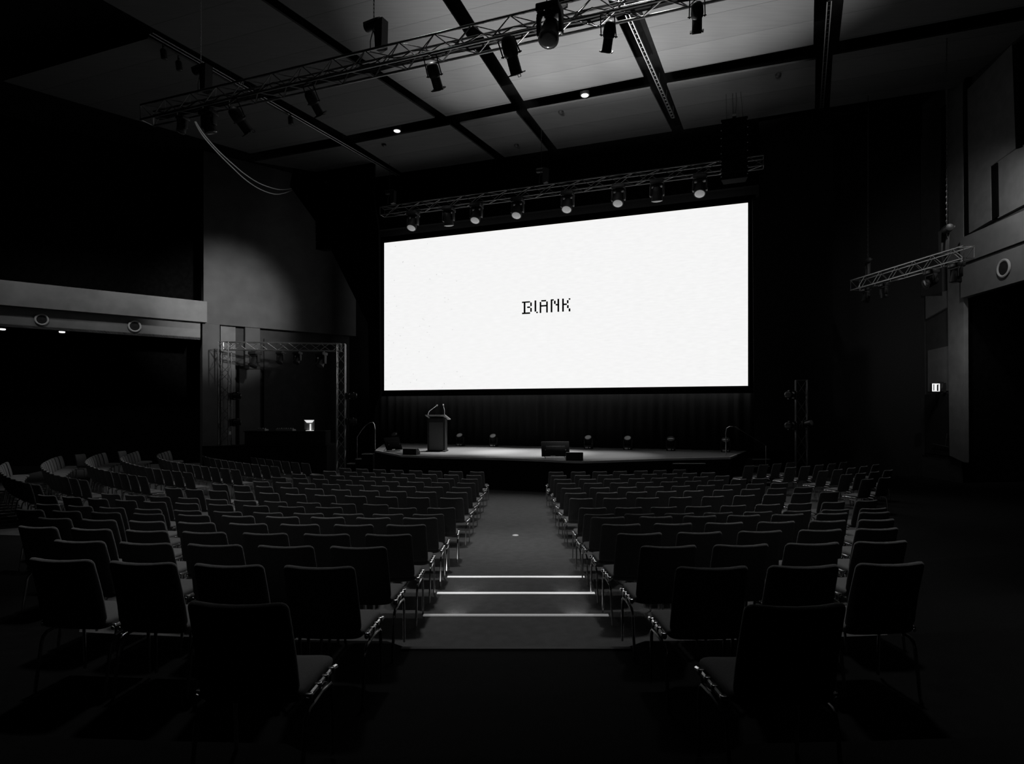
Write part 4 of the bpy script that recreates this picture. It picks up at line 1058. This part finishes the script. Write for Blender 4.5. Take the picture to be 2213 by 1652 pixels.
def mixer(px, wpx, label):
    p = V(px, 932, 25.9); wd = wpx / F * 25.9
    t = thing('mixing_console', label, 'mixer', (p.x, 25.95, dzt + .005), 0, 'consoles on the control desk')
    mb = MB(); mb.prism([(-wd / 2, -.2, 0), (-wd / 2, .2, 0), (-wd / 2, .2, .05), (-wd / 2, -.2, .10)], (wd, 0, 0)); mb.build('console_body', M['ring'], t, world=False)
    mb = MB(); n = max(4, int(wd / .06))
    for i in range(n): mb.lathe([(.012, 0), (.012, .03), (.008, .034)], 8, Matrix.Translation((-wd / 2 + wd * (i + .5) / n, -.1 + .05 * (i % 3), .085)))
    mb.build('knob', M['pale'], t, world=False)
mixer(617, 36, 'wide sound console with rows of knobs on the dark desk')
mixer(567, 17, 'small sound console at the wall end of the dark desk')

YL, YR = 25.35, 26.0
lx = V(486, 0, YL).x; rx = V(737, 0, YR).x
ztop = zat(748, YL)
gp = thing('goal_post_truss', 'free standing goal post truss with lamps over the desk', 'truss', (lx, YL, pz))
dd = Vector((rx - lx, YR - YL, 0)).normalized()
truss_parts(gp, (lx, YL, pz + .03), (lx, YL, ztop + .16), .40, M['dullalu'], up=dd, bay=.45, rc=.022)
truss_parts(gp, (rx, YR, 0.02), (rx, YR, ztop + .16), .34, M['alu'], up=dd, bay=.45, rc=.022)
truss_parts(gp, (lx + .0, YL, ztop), (rx, YR, ztop), .32, M['alu'], bay=.45, rc=.022)
for px_, lab, s_ in ((551, 'hanging lamp on the goal post beam nearest the wall pilaster', 1.25), (607, 'second lamp along the goal post beam from the wall', .95), (643, 'third lamp along the goal post beam from the wall', .95), (694, 'lamp hanging by the outer leg of the goal post beam', 1.25)):
    f_ = (px_ - 486) / (737 - 486); p = Vector((lx, YL, 0)).lerp(Vector((rx, YR, 0)), f_); Yp = p.y
    p = V(px_, 0, Yp); p.z = ztop - .215
    moving_head(frame_to(p, (0, -.05, -1), U), lab, math.radians(-30), 'lamps on the goal post truss', s_, 'dimlens')
def side_lamp(p, sx, label, group, s=.9, lens='dimlens', tilt=.5):
    """lamp clamped sideways to a tower"""
    return moving_head(frame_to(p, (sx, -.25, .05), Z), label, tilt, group, s, lens, plate=False)
for x_, Y_, py_, sx, lab in ((lx + .31, YL - .1, 857, 1, 'upper lamp clamped to the wall side leg of the goal post'), (lx + .31, YL - .1, 914, 1, 'lower lamp clamped to the wall side leg of the goal post'),
                              (rx + .27, YR - .1, 857, 1, 'upper lamp clamped to the outer leg of the goal post'), (rx + .27, YR - .1, 912, 1, 'lower lamp clamped to the outer leg of the goal post')):
    side_lamp(Vector((x_, Y_, zat(py_, Y_))), sx, lab, 'lamps clamped to truss legs', .85)
# tower at the far side of the stage
YT = 21.0; tx = V(1732, 0, YT).x
tw = thing('truss_tower', 'dark upright truss tower with lamps beside the stage', 'truss', (tx, YT, zfloor(tx, YT)))
truss_parts(tw, (tx, YT, zfloor(tx, YT)), (tx, YT, zat(822, YT)), .36, M['dullalu'], up=U, bay=.6, rc=.022)
for px_, py_, sx, lab in ((1722, 855, -1, 'upper lamp clamped to the tower beside the stage'), (1722, 921, -1, 'lower lamp clamped to the tower beside the stage')):
    side_lamp(V(px_, py_, YT - .2), sx, lab, 'lamps clamped to truss legs', .85)
p = V(1738, 918, YT - .25); moving_head(frame_to(p, (.1, -1, .2), Z), 'bright edged lamp on the front of the tower beside the stage', .4, 'lamps clamped to truss legs', .7, 'lens')
# side truss by the exit door wall
sa = Vector((11.9, 21.1, 7.06)); sb = Vector((12.5, 16.6, 7.06))
truss('side_truss', 'short bright box truss hung on wires beside the door wall', None, sa, sb, .34, M['alu'], bay=.36, rc=.026)
for f_, tl, lab, s_ in ((.12, .25, 'far end lamp under the short side truss', .85), (.30, -.2, 'second lamp from the far end of the short side truss', .85), (.72, 1.15, 'lamp turned sideways under the short side truss', 1.0), (.91, .1, 'lamp under the short side truss next to the wall band', 1.0)):
    p = sa.lerp(sb, f_); p.z -= .22
    moving_head(frame_to(p, (0, 0, -1), (0, 1, 0)), lab, tl, 'lamps under the short side truss', s_, 'dimlens')
p = sa.lerp(sb, .14); hoist(Vector((p.x, p.y, 7.55)), 'small chain hoist on the far end of the short side truss', 13.9, group='chain hoists on trusses', chain_m='darkmetal', sc=.8, rot=1.2)
p = sa.lerp(sb, .84); hoist(Vector((p.x, p.y, 7.62)), 'chain hoist on the near end of the short side truss', 13.9, group='chain hoists on trusses', chain_m='darkmetal', sc=1.0, rot=1.3)

# ---------------------------------------------------------------- moving heads standing at the back of the stage
FLOORH = [(855, 'dimlens', 'dark floor lamp standing behind the tilted monitor'), (995, 'lens', 'floor lamp standing just beside the lectern'), (1067, 'lens', 'floor lamp with bright lens standing second from the lectern'),
          (1272, 'lens', 'floor lamp standing behind the stage nose speaker'), (1357, 'lens', 'floor lamp third from the side stairs along the curtain'), (1450, 'dimlens', 'faint floor lamp second from the side stairs'), (1568, 'dimlens', 'faint floor lamp under the curved handrail')]
for px_, ln, lab in FLOORH:
    p = onv(px_, SN.dot(Vector((2.43, 25.6, 0))) - .30, SH + .001)
    moving_head(Matrix.Translation(p) @ Matrix.Rotation(math.radians(-18), 4, 'Z'), lab, math.radians(38), 'floor lamps along the curtain', 1.0, ln)

# ---------------------------------------------------------------- lights
def spot(loc, tgt, power, size_deg, blend=.6, r=.05, name='spot'):
    l = bpy.data.lights.new(name, 'SPOT'); l.energy = power; l.spot_size = math.radians(size_deg); l.spot_blend = blend; l.shadow_soft_size = r
    o = bpy.data.objects.new(name, l); COL.objects.link(o); o.location = loc
    o.rotation_euler = (Vector(tgt) - Vector(loc)).to_track_quat('-Z', 'Y').to_euler(); return o
def point(loc, power, r=.1):
    l = bpy.data.lights.new('point', 'POINT'); l.energy = power; l.shadow_soft_size = r
    o = bpy.data.objects.new('point', l); COL.objects.link(o); o.location = loc; return o
AIM = {893: ((-8.5, 18, .4), 900, 40), 1030: ((-4, 14.5, .3), 1000, 36), 1119: ((-.5, 13.5, .3), 900, 32), 1227: ((0, 15, .2), 700, 36), 1337: ((3.2, 13.5, .4), 900, 36), 1513: ((6.5, 16, .3), 800, 38)}
for px_, (tg, pw, sz) in AIM.items():
    p = onv(px_, VT - .35, ZT - .88); spot(p, tg, pw, sz, .8, .12, 'wash_beam')
# stage wash falling from the screen truss
for px_, tg, pw, sz in ((1030, (-2.0, 23.9, 1), 7500, 34), (1119, (0.5, 22.9, 1), 9000, 34), (1227, (2.8, 21.8, 1), 3500, 32), (893, (-5.6, 24.3, 1), 1500, 26)):
    p = onv(px_, VT - .5, ZT - .9); spot(p, tg, pw, sz, .95, .06, 'stage_beam')
# the two lit floor lamps behind the lectern throw their beams up at the ceiling boards
for px_, tg, pw, sz in ((995, (-.4, 17.2, 13.4), 8500, 36), (1067, (2.6, 14.2, 13.4), 15000, 46), (1272, (5.2, 15.2, 13.4), 8500, 36)):
    p = onv(px_, SN.dot(Vector((2.43, 25.6, 0))) - .62, SH + .72); spot(p, tg, pw, sz, .9, .10, 'up_beam')
# unseen spots added above the truss to brighten the boards towards the screen
for q in range(9):
    p = FT0 + U * (-1.6 + 1.15 * q) + N * .3; p.z = 10.64
    spot(p, p + N * 8.3 + Z * 3.05, (700, 1200, 1700, 2000, 2000, 2000, 1900, 1500, 900)[q], 20, .95, .2, 'board_fill')
# the two cross beam downlights, then unseen spots added to brighten the seats
for p in DL: spot(p - Z * .1, p - Z * 5, 60, 130, 1.0, .08, 'down_light')
SEAT_FILL = [(-5.2, 18.2, -4.6, 14.6, 1900, 40), (-.6, 17.6, -.4, 14.6, 1900, 40), (4.2, 17.4, 3.6, 14.2, 1700, 38), (9.0, 18.6, 8.6, 15.6, 800, 38), (-10.5, 20.5, -11.5, 17.0, 1500, 46),
         (-7.2, 13.6, -6.6, 11.0, 1600, 36), (-2.4, 12.4, -2.2, 9.4, 2300, 38), (2.5, 12.4, 2.3, 9.4, 2300, 38), (5.6, 13.0, 5.2, 10.6, 600, 30),
         (-4.8, 9.0, -4.2, 6.8, 350, 30), (-2.7, 8.0, -2.4, 5.0, 1500, 32), (3.5, 8.0, 3.3, 5.0, 1600, 34)]
for x_, y_, tx_, ty_, pw, sz in SEAT_FILL:
    spot((x_, y_, 13.25), (tx_, ty_, .3), pw, sz, .9, .40, 'seat_fill')
# unseen spots added to brighten the balcony side wall and the wall bands
spot(ft(1020, 8.9), lwz(490, 672), 19000, 21, 1, .3, 'wall_fill_beam')
p = lw(330, 2.5); spot((p.x, p.y, 8.6), lwz(300, 680), 240, 110, 1, .1, 'wall_fill')
p = lw(60, 2.5); spot((p.x, p.y, 9.0), lwz(100, 660), 180, 100, 1, .1, 'wall_fill')
p = rw(2160, 2.0); spot((p.x, p.y, 9.3), rwz(2160, 530), 380, 100, 1, .1, 'wall_fill')
p = rw(2040, 1.5); spot((p.x, p.y, 5.0), rwz(2062, 800), 75, 130, 1, .1, 'wall_fill')
# small step lamps set in the risers, shining on to the tread below
for (y0, z), zl, sides in ((NOSES[0], .52, (1,)), (NOSES[1], NOSES[0][1], (-1, 1)), (NOSES[2], NOSES[1][1], (-1, 1))):
    for sx in sides: spot((sx * .62, y0 + .04, zl + .085), (sx * .60, y0 + .40, zl), 9 if len(sides) == 2 else 4, 52, 1, .012, 'step_light')
